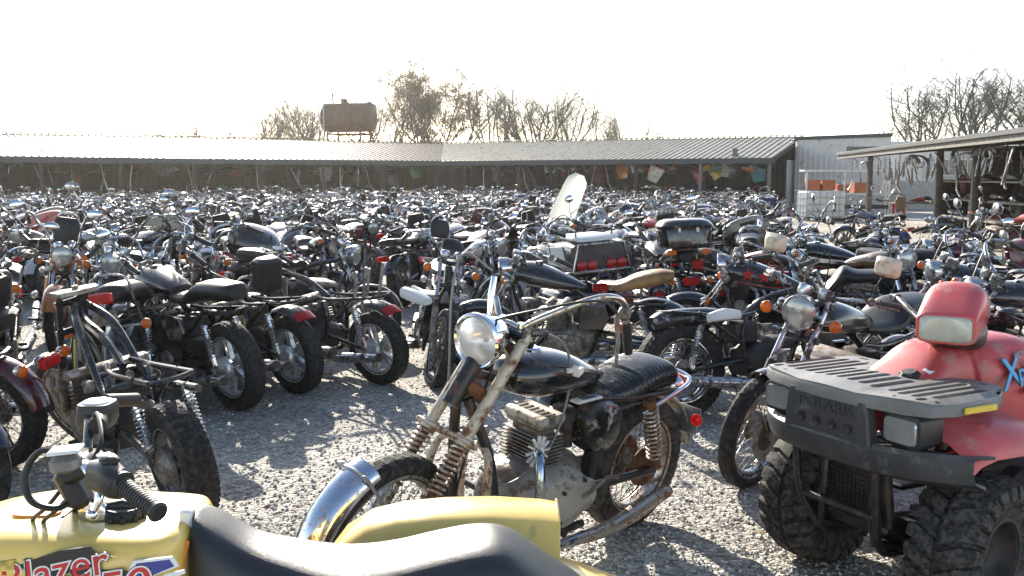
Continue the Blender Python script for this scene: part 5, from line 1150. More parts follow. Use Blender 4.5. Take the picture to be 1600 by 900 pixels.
    m.mir([(.27,.12,.22),(.2,.13,.19),(-.25,.13,.20)], .018, n=10, smooth=3); B('frame', m)
    m = MB('beige_rust'); m.mir([(.38,.05,.66),(.42,.14,.62),(.44,.17,.45),(.40,.17,.26),(.31,.15,.20),(.22,.13,.20)], .016, n=12, smooth=6); B('crash_bar', m)
    # engine
    m = MB('cast_beige'); m.loft([(.10,.04,.36,.20,.135,.13,2.6),(.15,.04,.36,.195,.13,.125,2.5),(.185,.04,.36,.17,.11,.11,2.4),(.20,.04,.36,.10,.06,.07,2.2)], n=32, ax='y')
    m.use('cast_alloy').loft([(-.22,0,.36,.09,.10,.1),(-.12,0,.38,.12,.14,.14),(.10,0,.38,.13,.14,.15),(.22,0,.37,.12,.12,.13),(.27,0,.36,.09,.06,.07)], n=18, smooth=3)
    m.use('cast_beige').loft([(-.10,.0,.36,.18,.12),(-.16,.0,.36,.17,.11),(-.18,.0,.36,.12,.07)], n=24, ax='y').cyl((-.14,.11,.35), (-.14,.17,.35), .075, 24, bev=.01)
    en = B('engine', m)
    for pos in ((.05,.205,.42),(.05,.198,.29),(-.09,.19,.44),(.17,.19,.42),(.16,.19,.29)): m = MB('grimy_iron'); m.lathe([(.009,-.01),(.009,.008),(.004,.010)], pos, (0,1,0), 8); B('cover_screw', m, en)
    m = MB('dull_alloy'); m.box((.05,0,.58), (.10,.16,.20), None, .01)
    for i in range(9): m.box((.05,0,.505+.0155*i), (.155-.02*abs(i-5)/5,.215,.005), None, 0)
    m.use('dull_alloy').box((.05,0,.672), (.14,.20,.035), None, .012).use('cast_beige').loft([(-.10,.10,.695,.028,.022),(.10,.10,.695,.028,.022)], n=12, ax='y').loft([(-.10,.0,.695,.028,.022),(.10,.0,.695,.028,.022)], n=12, ax='y')
    for i in range(6): m.box((.05,-.075+.03*i,.705), (.13,.005,.02), None, 0)
    B('cylinder_block', m, en)
    m = MB('stone_pale')
    for i in range(12): a = i*math.pi/6; m.box((.16+.035*math.cos(a),.135,.60+.035*math.sin(a)), (.06,.012,.008), Euler((0,-a,0)), .0)
    m.lathe([(.022,-.01),(.024,.012),(.01,.02)], (.16,.135,.60), (0,1,0), 16); B('exhaust_rose', m, en)
    m = MB('blue_chrome'); m.tube([(.17,.14,.60),(.205,.19,.585),(.225,.225,.48),(.225,.235,.34),(.20,.23,.24),(.10,.22,.205),(-.1,.21,.20)], .0205, n=14, smooth=6); B('exhaust', m)
    m = MB('rusty_chrome'); m.tube([(-.05,.21,.20),(-.2,.215,.19),(-.35,.22,.19),(-.5,.225,.22),(-.72,.23,.27)], [.022,.028,.034,.037,.030], n=14).use('grimy_iron').tube([(-.719,.23,.27),(-.727,.23,.272)], .028, n=12); B('muffler', m)  # dark end disc stands for the shade inside the muffler mouth
    m = MB('rusty_chrome'); m.tube([(.17,-.14,.60),(.21,-.2,.57),(.22,-.225,.40),(.18,-.22,.23),(-.1,-.21,.21),(-.4,-.215,.22),(-.85,-.22,.27)], [.02,.02,.02,.02,.02,.02,.02,.02,.02,.036,.04], n=12, smooth=5); B('exhaust', m)
    m = MB('grimy_iron'); m.box((-.12,.02,.66), (.09,.12,.10), None, .02).cyl((-.07,.05,.62), (-.17,.05,.62), .03, 12).cyl((-.12,.05,.54),(-.12,.05,.60), .028, 12); B('carburettor', m)
    # oil tank / side cover with flaking paint
    m = MB('flaked_enamel'); m.loft([(.07,-.30,.63,.12,.11),(.12,-.30,.63,.125,.115),(.155,-.30,.63,.11,.10),(.165,-.30,.63,.09,.08)], n=24, ax='y'); sc_ = B('side_cover', m)
    m = MB('stone_pale'); m.box((-.22,.10,.755), (.16,.05,.012), None, .004); B('cover_lip', m, sc_)
    m = MB('flaked_enamel'); m.loft([(-.07,-.30,.63,.12,.11),(-.12,-.30,.63,.125,.115),(-.165,-.30,.63,.1,.09)], n=24, ax='y'); B('side_cover', m)
    m = MB('plastic'); m.prism([(-.30,.76),(-.42,.74),(-.44,.60),(-.30,.40),(-.24,.42)], .09, .12, .006); B('inner_panel', m)
    # shocks
    for sg in (1,-1):
        a = Vector((-.60,sg*.15,.70)); b_ = Vector((-.72,sg*.15,.36)); m = MB('rust'); m.tube([a, b_], .013, n=8).tube([a, a+(b_-a)*.12], .03, n=12).tube([b_-(b_-a)*.16, b_], .026, n=12); s_ = B('shock', m)
        m = MB('rusty_chrome'); m.spring(a+(b_-a)*.10, a+(b_-a)*.85, .033, .006, 12, n=6, seg=14); B('spring', m, s_)
    # rear end: chrome rail, lamp, beige mudflap
    m = MB('clean_chrome'); m.tube([(-.62,.15,.70),(-.78,.17,.76),(-.93,.165,.80),(-.98,.10,.82),(-.98,-.10,.82),(-.93,-.165,.80),(-.78,-.17,.76),(-.62,-.15,.70)], .011, n=10, smooth=5); B('grab_rail', m)
    m = MB('beige_rust'); m.arch(ra, .375, 105, 176, .15, n=16, m=8, lip=.2); B('rear_fender', m)
    m = MB('clean_chrome'); m.lathe([(.02,-.05),(.04,-.03),(.046,0),(.044,.01)], (-1.02,.03,.70), (-1,0,.1), 20); t_ = B('tail_light', m); m = MB('red_lens'); m.lathe([(.044,.006),(.044,.03),(.03,.042),(.001,.045)], (-1.02,.03,.70), (-1,0,.1), 20); B('red_lens', m, t_)
    m = MB('red_lens'); m.ell((-.93,.20,.56), (.02,.03,.03), n=12, m=8); B('side_reflector', m, t_)
    m = MB('galv'); m.box((-1.06,.05,.50), (.005,.17,.13), Euler((0,R(-10),0)), .002); B('plate_bracket', m)
    m = MB('black_rust'); m.tube([(.0,.14,.24),(-.04,.22,.10),(.0,.27,.012)], .010, n=8); B('kickstand', m)
    for p_ in ((.05,.17,.30),(.05,-.17,.30)): m = MB('rubber'); m.tube([p_, (p_[0], p_[1]*1.7, p_[2])], .016, n=10); B('footpeg', m)
    m = MB('dull_alloy'); m.tube([(-.14,.17,.35),(-.16,.21,.38),(-.27,.22,.44),(-.29,.26,.45)], .009, n=8); B('kick_lever', m)
    return root
mat('glass_lens', (.82,.84,.84), .22, 0, trans=.62, spec=.6, bump=.25, bscale=60)
mat('tank_black', (.010,.012,.016), .16, .0, coat=.6, dirt=(.10,.055,.03), dirt_amt=.20, dirt_scale=9, dust=.18, var=.4)
mat('cast_beige', (.44,.40,.33), .48, .35, var=.15, dirt=(.16,.10,.06), dirt_amt=.4, dirt_scale=13, bump=.4)
mat('blue_chrome', (.30,.36,.44), .16, 1., dirt=(.32,.27,.18), dirt_amt=.4, dirt_scale=18)
ch = chopper()
rc, fc = G(975, 820), P(575, 845, 3.36)
for o_ in list(ch.children_recursive):
    n_ = o_.name.split('.')[0]
    dx_ = {'fuel_tank':(-.085,-.01),'fuel_cap':(-.085,-.01),'torn_badge':(-.085,-.01),'seat':(-.04,-.10),'seat_base':(-.04,-.10),'grab_rail':(.06,-.06),'tail_light':(.05,-.02),'red_lens':(.05,-.02),'engine':(-.07,0),'cylinder_block':(-.07,0),'cover_screw':(-.07,0),'exhaust_rose':(-.07,0),'exhaust':(-.07,0),'carburettor':(-.06,0),'crash_bar':(-.05,0)}.get(n_)
    if dx_: o_.data.transform(Matrix.Translation((dx_[0],0,dx_[1])))
place(ch, rc, head=((fc.x-rc.x), (fc.y-rc.y)), lean=8, L=1.5)
block(rc, (-.67,-.74), 1.5)
# ------------------------------------------------------------------ rows of parked bikes behind the ones built one by one
rf = random.Random(77); slots = []; row = 0; y = 9.2
def right_edge(y):
    if y < 14: return y*.45
    return y*.272
def back_edge(x):
    # keep a metre off the shed front
    if x < CO.x: return CO.y-(CO.x-x)*math.tan(AL)-1.4
    return CO.y-(x-CO.x)*math.tan(BE)-1.4
row = 0
while y < 50:
    row += 1; hd = R(rf.uniform(14, 34))*(1 if row % 3 else -1); flip = rf.random() < .4
    x = -y*.60-.8; k = 0; bow = rf.uniform(-.3,.3)
    while x < right_edge(y):
        k += 1; yy = y+rf.uniform(-.22,.22)+bow*math.sin(x*.3); xx = x+rf.uniform(-.08,.08)
        if yy < back_edge(xx) and not any((xx-bx)**2+(yy-by)**2 < br*br for bx, by, br in BLOCK) and rf.random() > .07:
            slots.append((yy, xx, row, k, hd+R(rf.uniform(-7,7) if rf.random() > .1 else rf.uniform(-45,45))+(math.pi if flip != (rf.random() < .12) else 0)))
        x += rf.uniform(.80,.95)
    y += 1.75 if y < 30 else 1.9
slots.sort(key=lambda s: s[0])
NTREE, NSINGLE = 64, 216
MERGE = []; cntl = {}
for i, (yy, xx, row, k, h) in enumerate(slots):
    cn, cc, _ = rf.choice(CW); v = rf.choice([1,1,2,3,3,4,5,5,7,7,8,9,10,11,11,12,12,12,13,9 if rf.random() < .5 else 1,0 if rf.random() < .5 else 3]); nm = SPECS[v][0]
    if v == 5: cn2 = 'dark'
    else: cn2 = cn
    d = (math.sin(-h), math.cos(h)); lean = rf.uniform(5, 12)
    lab = f"{cn2} {nm}, {ordn(k)} from left in {ordn(row)} row"
    if len(lab.split()) > 16: lab = f"{cn2} {nm}, {ordn(k)} from left in {ordn(row)} row"
    if i < NTREE:
        root, L = NEAR[v]; o = root if v not in used_near else copy_tree(root); used_near.add(v); recolor(o, cc)
    elif i < NTREE+NSINGLE:
        root, L = FARM[v]
        if v in used_far: o = root.copy(); col.objects.link(o)
        else: o = root; used_far.add(v)
        o.color = (*cc, 1)
    else:
        MERGE.append((xx, yy, h, v, cc)); continue
    place(o, (xx-d[0]*L/2, yy-d[1]*L/2), head=d, lean=lean, L=L); sc_ = 1 if i < NTREE else rf.uniform(.90,1.0); o.scale = (sc_,)*3; tag(o, lab, 'motorcycle', 'motorcycles parked in rows across the yard'); o.name = 'motorcycle'
for v, (root, L) in NEAR.items():
    if v not in used_near:
        for c in list(root.children_recursive): bpy.data.objects.remove(c)
        bpy.data.objects.remove(root)
# the farthest rows as one mass
if MERGE:
    paints = {}; VV, FF, MI, off, mats = [], [], [], 0, []
    src = {}
    for v, (o, L) in enumerate(FARM):
        me = o.data; nv = len(me.vertices); co = np.empty(nv*3); me.vertices.foreach_get('co', co)
        lt = [tuple(p.vertices) for p in me.polygons]; mi = [p.material_index for p in me.polygons]; src[v] = (co.reshape(-1,3), lt, mi, [m.name for m in me.materials])
    def mslot(n):
        if n not in mats: mats.append(n)
        return mats.index(n)
    for (xx, yy, h, v, cc) in MERGE:
        co, lt, mi, mn = src[v]; M = np.array((Matrix.Translation((xx,yy,0))@Matrix.Rotation(h+math.pi/2, 4, 'Z')@Matrix.Rotation(R(-8), 4, 'X')@Matrix.Scale(.93, 4)))
        pm = [c[0] for c in COLS if c[1] == cc][0]
        mp = [mslot(('painted '+pm) if n == 'paint' else n) for n in mn]
        VV.append(co@M[:3,:3].T+M[:3,3]); FF += [tuple(i+off for i in f) for f in lt]; MI += [mp[i] for i in mi]; off += len(co)
    for n in mats:
        if n.startswith('painted '): mat(n, [c[1] for c in COLS if c[0] == n[8:]][0], .22, coat=.6, dust=.28, dirt=(.10,.08,.06), dirt_amt=.1)
    me = bpy.data.meshes.new('far_motorcycles'); me.from_pydata(np.vstack(VV).tolist(), [], FF)
    for n in mats: me.materials.append(mt(n))
    me.polygons.foreach_set('material_index', MI); me.polygons.foreach_set('use_smooth', [True]*len(FF)); me.update(); me.set_sharp_from_angle(angle=R(38))
    o = bpy.data.objects.new('far_motorcycles', me); col.objects.link(o); tag(o, 'mass of parked motorcycles in the farthest rows before the long shed', 'motorcycles', kind='stuff')
for v, (o, L) in enumerate(FARM):
    if v not in used_far: bpy.data.objects.remove(o)
print('SLOTS', len(slots), 'merged', len(MERGE))
# ------------------------------------------------------------------ four-wheelers
mat('yellow_plastic', (.82,.57,.15), .30, coat=.25, var=.05, vscale=4, bump=.05, bscale=120, dirt=(.45,.36,.16), dirt_amt=.05, dirt_scale=9)
mat('red_plastic', (.50,.06,.065), .38, coat=.15, var=.12, vscale=5, bump=.12, bscale=70, dirt=(.42,.18,.16), dirt_amt=.25, dirt_scale=7, dust=.2)
mat('vinyl', (.022,.022,.024), .36, bump=.35, bscale=420, spec=.6, rvar=.05)
mat('decal_red', (.55,.02,.03), .3, coat=.3); mat('decal_white', (.8,.8,.78), .3, coat=.3); mat('decal_black', (.015,.015,.02), .3, coat=.3); mat('decal_blue', (.03,.05,.28), .3, coat=.3)
mat('decal_sky', (.03,.30,.62), .35); mat('decal_grey', (.33,.27,.28), .5); mat('orange_plastic', (.75,.22,.02), .4); mat('old_sticker', (.55,.40,.10), .5, var=.4, vscale=60)
mat('yellow_reflector', (.75,.52,.02), .2, coat=.5, bump=.6, bscale=300)
mat('bumper_plastic', (.035,.036,.038), .45, bump=.2, bscale=160, var=.2, dirt=(.10,.095,.09), dirt_amt=.2, dust=.5)
mat('reservoir_grey', (.20,.19,.18), .45, var=.2)
def atv_tyre(c, Ro, W, dust='tyre_dusty', lugs=22, rim='dull_alloy', Ri=.14, mud=False):
    t = MB(dust); c = Vector(c)
    pr = [(Ri-.01,-.40*W),(Ri+.015,-.46*W),(Ri+.05,-.5*W),(Ro-.09,-.51*W),(Ro-.04,-.46*W),(Ro-.022,-.36*W),(Ro-.018,0)]; pr = pr+[(r,-y) for r,y in pr[-2::-1]]
    t.lathe(pr, c, (0,1,0), 56, cap=False)
    for i in range(lugs):
        for sg in (-1,1):
            a0 = 2*math.pi*(i+(.5 if sg > 0 else 0))/lugs
            # curved lug from near the crown out over the shoulder
            path = [(.04,0,Ro),(.18,.05,Ro-.002),(.34,.12,Ro-.006),(.47,.15,Ro-.028),(.52,.15,Ro-.075)]; wd = .034
            rg = []
            for f, da, rr in path:
                a = a0+da; y = sg*f*W
                def q(a_, r_): return Vector((c.x+r_*math.cos(a_), c.y+y, c.z+r_*math.sin(a_)))
                k = wd/Ro; yo = Vector((0, sg*.018 if f > .45 else 0, 0))
                rg.append([q(a-k,rr-.03), q(a-k*.75,rr)+yo, q(a+k*.75,rr)+yo, q(a+k,rr-.03)])
            t.rings(rg)
    r = MB(rim); r.lathe([(Ri+.006,-.42*W),(Ri+.008,-.45*W),(Ri-.006,-.45*W),(Ri-.012,-.2*W),(Ri-.03,.0),(.05,.1*W),(.0005,.1*W)], c, (0,1,0), 32, cap=False)
    r.lathe([(Ri+.006,.42*W),(Ri+.008,.45*W),(Ri-.006,.45*W),(Ri-.012,.2*W),(Ri-.03,.02),(.09,.05*W),(.06,.12*W),(.03,.2*W),(.0005,.2*W)], c, (0,1,0), 32, cap=False)
    return t, r
def quad_chassis(root, fx, rx, tw_f, tw_r, Rf, Wf, Rr, Wr, steer, dust, rim, spring, lugs):
    B = lambda n, m, p=root: m.build(n, p)
    for sg in (1,-1):
        t, r_ = atv_tyre((fx,sg*tw_f,Rf), Rf, Wf, dust, lugs, rim); M = Matrix.Translation((fx,sg*tw_f,0))@Matrix.Rotation(R(steer),4,'Z')@Matrix.Translation((-fx,-sg*tw_f,0)); t.xf(M); r_.xf(M)
        w = B('front_wheel', r_); B('tyre', t, w)
        t, r_ = atv_tyre((rx,sg*tw_r,Rr), Rr, Wr, dust, lugs, rim); w = B('rear_wheel', r_); B('tyre', t, w)
        m = MB('black_rust'); m.tube([(fx+.08,sg*.12,Rf-.03),(fx,sg*(tw_f-.1),Rf-.04),(fx-.14,sg*.12,Rf-.03)], .014, n=8).tube([(fx+.06,sg*.14,Rf+.10),(fx,sg*(tw_f-.1),Rf+.07),(fx-.12,sg*.14,Rf+.10)], .012, n=8).tube([(fx-.04,sg*.05,Rf+.02),(fx-.03,sg*(tw_f-.09),Rf+.03)], .009, n=6); B('control_arm', m)
        a, b = Vector((fx-.02,sg*.20,Rf+.38)), Vector((fx,sg*(tw_f-.14),Rf-.0)); m = MB('black_rust'); m.tube([a,b], .018, n=10).tube([a,a+(b-a)*.3], .026, n=12); s_ = B('shock', m)
        m = MB(spring); m.spring(a+(b-a)*.08, a+(b-a)*.9, .042, .0075, 7, n=7, seg=16); B('spring', m, s_)
    m = MB('black_rust'); m.mir([(fx+.25,.12,.40),(fx+.1,.14,.24),(rx-.1,.14,.24),(rx-.25,.13,.50),(rx-.2,.12,.62),(fx-.1,.1,.66),(fx+.2,.12,.60),(fx+.25,.12,.40)], .017, n=10, smooth=3)
    m.tube([(rx,-tw_r+.08,Rr),(rx,tw_r-.08,Rr)], .022, n=10); B('frame', m)
    m = MB('grimy_iron'); m.box((.05,0,.40), (.42,.26,.26), None, .05).cyl((.05,.1,.36),(.05,.2,.36), .11, 24, bev=.01).cyl((-.1,-.1,.38),(-.1,-.2,.38), .13, 24, bev=.02).box((.12,0,.56), (.16,.16,.12), Euler((0,R(14),0)), .02); B('engine', m)
    m = MB('plastic'); m.box((0,.32,.30), (.55,.20,.03), None, .01).box((0,-.32,.30), (.55,.20,.03), None, .01); B('footwell', m)
    m = MB('rusty_chrome'); m.tube([(.15,-.1,.5),(.2,-.2,.42),(-.1,-.24,.45),(-.3,-.22,.52)], .02, n=8, smooth=4).tube([(-.28,-.22,.52),(-.62,-.22,.56)], [.045,.05], n=12); B('exhaust', m)

def yellow_quad():
    X0, Y0 = -.55, 2.2
    r_ = empty('quad_bike', (X0,Y0,0), math.pi, 'yellow four-wheeler with long black seat across the bottom of the view', 'quad bike')
    B = lambda n, m, p=None, c=None: m.build(n, p or r_, c)
    quad_chassis(r_, .60, -.50, .40, .40, .265, .19, .27, .26, 12, 'tyre', 'dull_alloy', 'rusty_chrome', 18)
    # tank and side bodywork
    m = MB('yellow_plastic'); m.loft([(.195,0,.66,.13,.215,.20,7),(.21,0,.66,.165,.23,.21,7),(.25,0,.66,.195,.235,.22,8),(.40,0,.67,.205,.230,.24,8),(.60,0,.68,.21,.225,.24,7),(.80,0,.66,.20,.20,.2,5),(.95,0,.62,.16,.14,.14,4),(1.02,0,.58,.10,.08,.08,3)], n=40, smooth=4); bd_ = B('body', m)
    m = MB('decal_black'); m.prism([(.500,.74),(.500,.868),(.5025,.868),(.5025,.74)], .200, .2085, 0); B('panel_seam', m, bd_)
    mm = MB('orange_plastic'); mm.loft([(.885,.56,.03,.055,.030,.030,2.5),(.9110,.56,.03,.055,.030,.030,2.5)], ax='z', n=24); B('vent_insert', mm, bd_)
    mm = MB('decal_black')
    for k in range(3): mm.box((.49+.025*k,.03,.905), (.006,.055,.006), None, .001)
    B('vent_bar', mm, bd_)
    for sg in (1,-1):
        m = MB('yellow_plastic'); g = []
        for i in range(13):
            a = R(15+150*i/12); row = []
            for j in range(7):
                t = j/6; row.append((.58+.36*math.cos(a)*(1-.12*t), sg*(.17+.34*t), .36+.38*math.sin(a)-.05*t*t))
            g.append(row)
        m.shell(g if sg < 0 else [q[::-1] for q in g], .005); B('front_fender', m)
    # rear fenders: flared box with a flat outer wall
    for sg in (1,-1):
        m = MB('yellow_plastic'); prof = [(-.02,.58),(-.045,.66),(-.09,.72),(-.16,.765),(-.24,.785),(-.36,.797),(-.50,.800),(-.63,.792),(-.675,.785)]
        if sg < 0:
            g = []
            for x, z in prof:
                g.append([(x,-.15,z-.115),(x,-.19,z-.10),(x,-.24,z-.02),(x,-.27,z-.005),(x,-.33,z+.002),(x,-.40,z-.0),(x,-.44,z-.012),(x,-.46,z-.05),(x,-.47,z-.14)])
            m.shell(g, .006); 
            e = prof[-1]; m.box((e[0]-.001,-.36,e[1]-.055), (.006,.18,.10), None, .002)
            g = [[(x,y,z) for y, z in ((-.12,z0-.03),(-.2,z0-.02),(-.30,z0-.03),(-.40,z0-.06),(-.46,z0-.12))] for x, z0 in ((-.66,.69),(-.74,.67),(-.84,.63),(-.92,.56),(-.96,.48))]; m.shell(g, .006)
        else:
            g = [[(x,.15,z-.20),(x,.22,z-.20),(x,.30,z-.215),(x,.38,z-.235),(x,.43,z-.26),(x,.45,z-.34)] for x, z in prof]; m.shell([q[::-1] for q in g], .006)
            g = [[(x,y,z) for y, z in ((.12,z0-.05),(.2,z0-.05),(.30,z0-.07),(.40,z0-.10),(.44,z0-.16))] for x, z0 in ((-.66,.66),(-.74,.63),(-.84,.58),(-.92,.52),(-.96,.44))]; m.shell([q[::-1] for q in g], .006)
        B('rear_fender', m)
    m = MB('yellow_plastic'); m.loft([(-.55,0,.64,.13,.06,.08,5),(-.72,0,.64,.14,.06,.08,5),(-.90,0,.58,.13,.05,.06,4),(-.97,0,.52,.10,.03,.04,3)], n=20, smooth=3); B('tail_body', m)
    m = MB('red_lens'); m.box((-.985,0,.55), (.03,.14,.06), None, .01); B('tail_light', m)
    # seat
    m = MB('vinyl'); top = [(.191,.908,.075),(.184,.905,.095),(.155,.888,.115),(.07,.840,.125),(-.03,.812,.135),(-.12,.795,.145),(-.20,.795,.15),(-.28,.808,.155),(-.36,.828,.16),(-.44,.845,.162),(-.50,.848,.16),(-.545,.836,.155),(-.59,.805,.15),(-.64,.765,.14),(-.70,.72,.12),(-.73,.69,.08)]
    m.loft([(x,0,.70 if x < .1 else .74,w_,z-(.70 if x < .1 else .74),.10,2.9 if x < .1 else 3.2) for x, z, w_ in top], n=40, smooth=4); B('seat', m)
    m = MB('orange_plastic'); m.tube([(.195,.085,.86),(.20,.12,.80),(.18,.15,.74),(.0,.17,.66),(-.2,.185,.62)], .009, n=8, smooth=5); B('seat_edging', m)
    m = MB('decal_white'); m.box((.21,.03,.895), (.03,.035,.045), None, .005); B('seat_clip', m)
    # cap
    m = MB('plastic'); m.lathe([(.04,-.01),(.046,0),(.046,.022),(.038,.032),(.001,.036)], (.355,.035,.892), (0,0,1), 28)
    for k in range(10): a = k*.628; m.box((.355+.046*math.cos(a),.035+.046*math.sin(a),.903), (.012,.012,.022), Matrix.Rotation(a,3,'Z'), .004)
    m.loft([(.325,.035,.92,.008,.012),(.355,.035,.931,.016,.012),(.40,.035,.92,.010,.012)], n=12); B('fuel_cap', m)
    m = MB('clean_chrome'); m.loft([(.385,.06,.915,.008,.02),(.41,.055,.93,.022,.035),(.435,.05,.93,.02,.04),(.452,.05,.92,.008,.02)], n=9); B('ignition_bezel', m)  # crumpled silver foil lying beside the fuel cap
    # handlebar and controls
    m = MB('black_enamel'); bar = [(.10,.385,1.03),(.17,.325,1.05),(.25,.265,1.065),(.36,.12,1.04),(.41,.05,1.0),(.43,-.05,1.0),(.47,-.16,1.05),(.52,-.29,1.075),(.50,-.38,1.07),(.47,-.46,1.05)]
    m.tube(bar, .0125, n=12, smooth=5).tube([(.42,0,.86),(.42,0,1.02)], .025, n=12).box((.42,0,1.01), (.06,.13,.04), None, .01); hb_ = B('handlebar', m)
    a, b = Vector((.195,.31,1.055)), Vector((.10,.385,1.028)); d = (b-a)
    m = MB('rubber'); rg = []
    for k in range(15): rg += [(.0195-.002*(k/15), d.length*k/15), (.0195-.002*(k/15), d.length*(k+.62)/15), (.0165, d.length*(k+.66)/15), (.0165, d.length*(k+.96)/15)]
    m.lathe([(.027,-.012),(.028,-.002)]+rg+[(.02,d.length),(.021,d.length+.006),(.016,d.length+.012)], a, d, 20); B('grip', m, hb_)
    m = MB('rubber'); m.tube([(.51,-.36,1.072),(.47,-.47,1.05)], .019, n=14); B('grip', m, hb_)
    m = MB('plastic'); m.loft([(.20,.30,1.055,.03,.03),(.225,.285,1.06,.042,.036),(.25,.27,1.062,.040,.034),(.285,.25,1.06,.028,.028)], n=18, smooth=2).box((.235,.275,1.098), (.035,.04,.02), Euler((0,0,R(35))), .006); B('throttle_housing', m, hb_)
    m = MB('galv'); m.box((.245,.272,1.105), (.03,.03,.008), Euler((0,0,R(35))), .003); B('housing_screw_plate', m, hb_)
    m = MB('reservoir_grey'); m.box((.360,.20,1.068), (.062,.056,.048), Euler((0,R(4),R(12))), .014); rv = B('brake_reservoir', m, hb_)
    m = MB('decal_white'); m.box((.360,.20,1.097), (.066,.060,.008), Euler((0,R(4),R(12))), .014); B('reservoir_lid', m, rv)
    m = MB('plastic'); m.box((.35,.19,1.045), (.07,.05,.04), Euler((0,R(20),R(20))), .014).box((.37,.15,1.0), (.05,.06,.10), Euler((0,R(25),0)), .014); B('master_cylinder', m, hb_)
    m = MB('clean_chrome'); m.tube([(.31,.22,1.065),(.275,.255,1.045),(.262,.27,1.015),(.272,.275,.99)], [.012,.013,.010,.009], n=10, smooth=5).ell((.275,.277,.982), (.013,.013,.013)); B('brake_lever', m, hb_)
    m = MB('plastic'); m.loft([(1.03,.485,-.25,.034,.04,.04,4),(1.05,.485,-.25,.044,.048,.048,4),(1.085,.485,-.25,.044,.048,.048,4),(1.095,.485,-.25,.040,.044,.044,4)], ax='z', n=24).cyl((.46,-.20,1.06),(.44,-.14,1.06), .022, 16); tr_ = B('switch_pod', m, hb_)
    m = MB('decal_white'); m.loft([(1.0955,.485,-.25,.036,.038,.038,3),(1.100,.485,-.25,.032,.034,.034,3)], ax='z', n=24); B('pod_lid', m, tr_)
    for pts in ([(.36,.17,1.07),(.42,.18,1.09),(.455,.19,1.04),(.44,.20,.985),(.39,.19,.965),(.36,.16,.98)], [(.38,.1,1.03),(.44,.12,.95),(.50,.08,.90),(.52,.04,.86)], [(.36,.14,1.0),(.42,.13,.94),(.47,.09,.90),(.50,.05,.86)], [(.48,-.2,1.06),(.42,-.1,1.10),(.36,.03,1.06),(.40,.08,.98)]):
        m = MB('cable'); m.tube(pts, .0075 if pts[0][0] == .36 and pts[0][1] == .17 else .005, n=8, smooth=6); B('cable', m, hb_)
    # lettering on the near side panel (local +y side)
    def side(x, z, slope, y=.2125): return frame_M((x,y,z), (-1,0,slope), (0,0,1))
    wd = MB('decal_black'); wd.prism([(.66,.80),(.43,.885),(.36,.895),(.345,.865),(.42,.83),(.5,.78)], .200, .2062, 0).prism([(.34,.842),(.25,.835),(.36,.800),(.45,.79)], .200, .2062, 0); B('decal_flash', wd, bd_)
    bl = MB('decal_white'); bl.prism([(.27,.862),(.185,.872),(.172,.850),(.30,.800)], .2, .2064, 0).prism([(.20,.833),(.160,.842),(.158,.834),(.24,.805)], .2, .2064, 0); B('decal_flash', bl, bd_)
    bl = MB('decal_blue'); bl.prism([(.262,.857),(.190,.866),(.180,.851),(.285,.806)], .2, .2070, 0); B('decal_flash', bl, bd_)
    for dy, of, mm_, ex_ in ((.2062,.0052,'decal_black',.0003),(.2068,.0036,'decal_white',.0004),(.2076,.0002,'decal_red',.0005)):
        text_obj('lettering', 'Blazer', mm_, .092, side(.445,.838,.22,dy), bd_, ex_, shear=.15, xs=1.05, offset=of)
        text_obj('lettering', '250', mm_, .095, side(.325,.800,.16,dy+.0006), bd_, ex_, shear=.2, xs=1.25, offset=of)
    for o_ in [hb_]+list(hb_.children_recursive): o_.data.transform(Matrix.Translation((.045,0,.010)))
    for o_ in r_.children_recursive:
        if o_.name.split('.')[0] in ('front_wheel','rear_wheel','tyre','control_arm','shock','spring','frame','engine','footwell','exhaust'): o_.data.transform(Matrix.Translation((0,0,.035)))
    r_.location.z = -.035
    m = MB('old_sticker'); m.prism([(.585,.858),(.525,.866),(.525,.844),(.585,.836)], .2, .2105, 0); B('faded_sticker', m, bd_)
    return r_
yellow_quad()

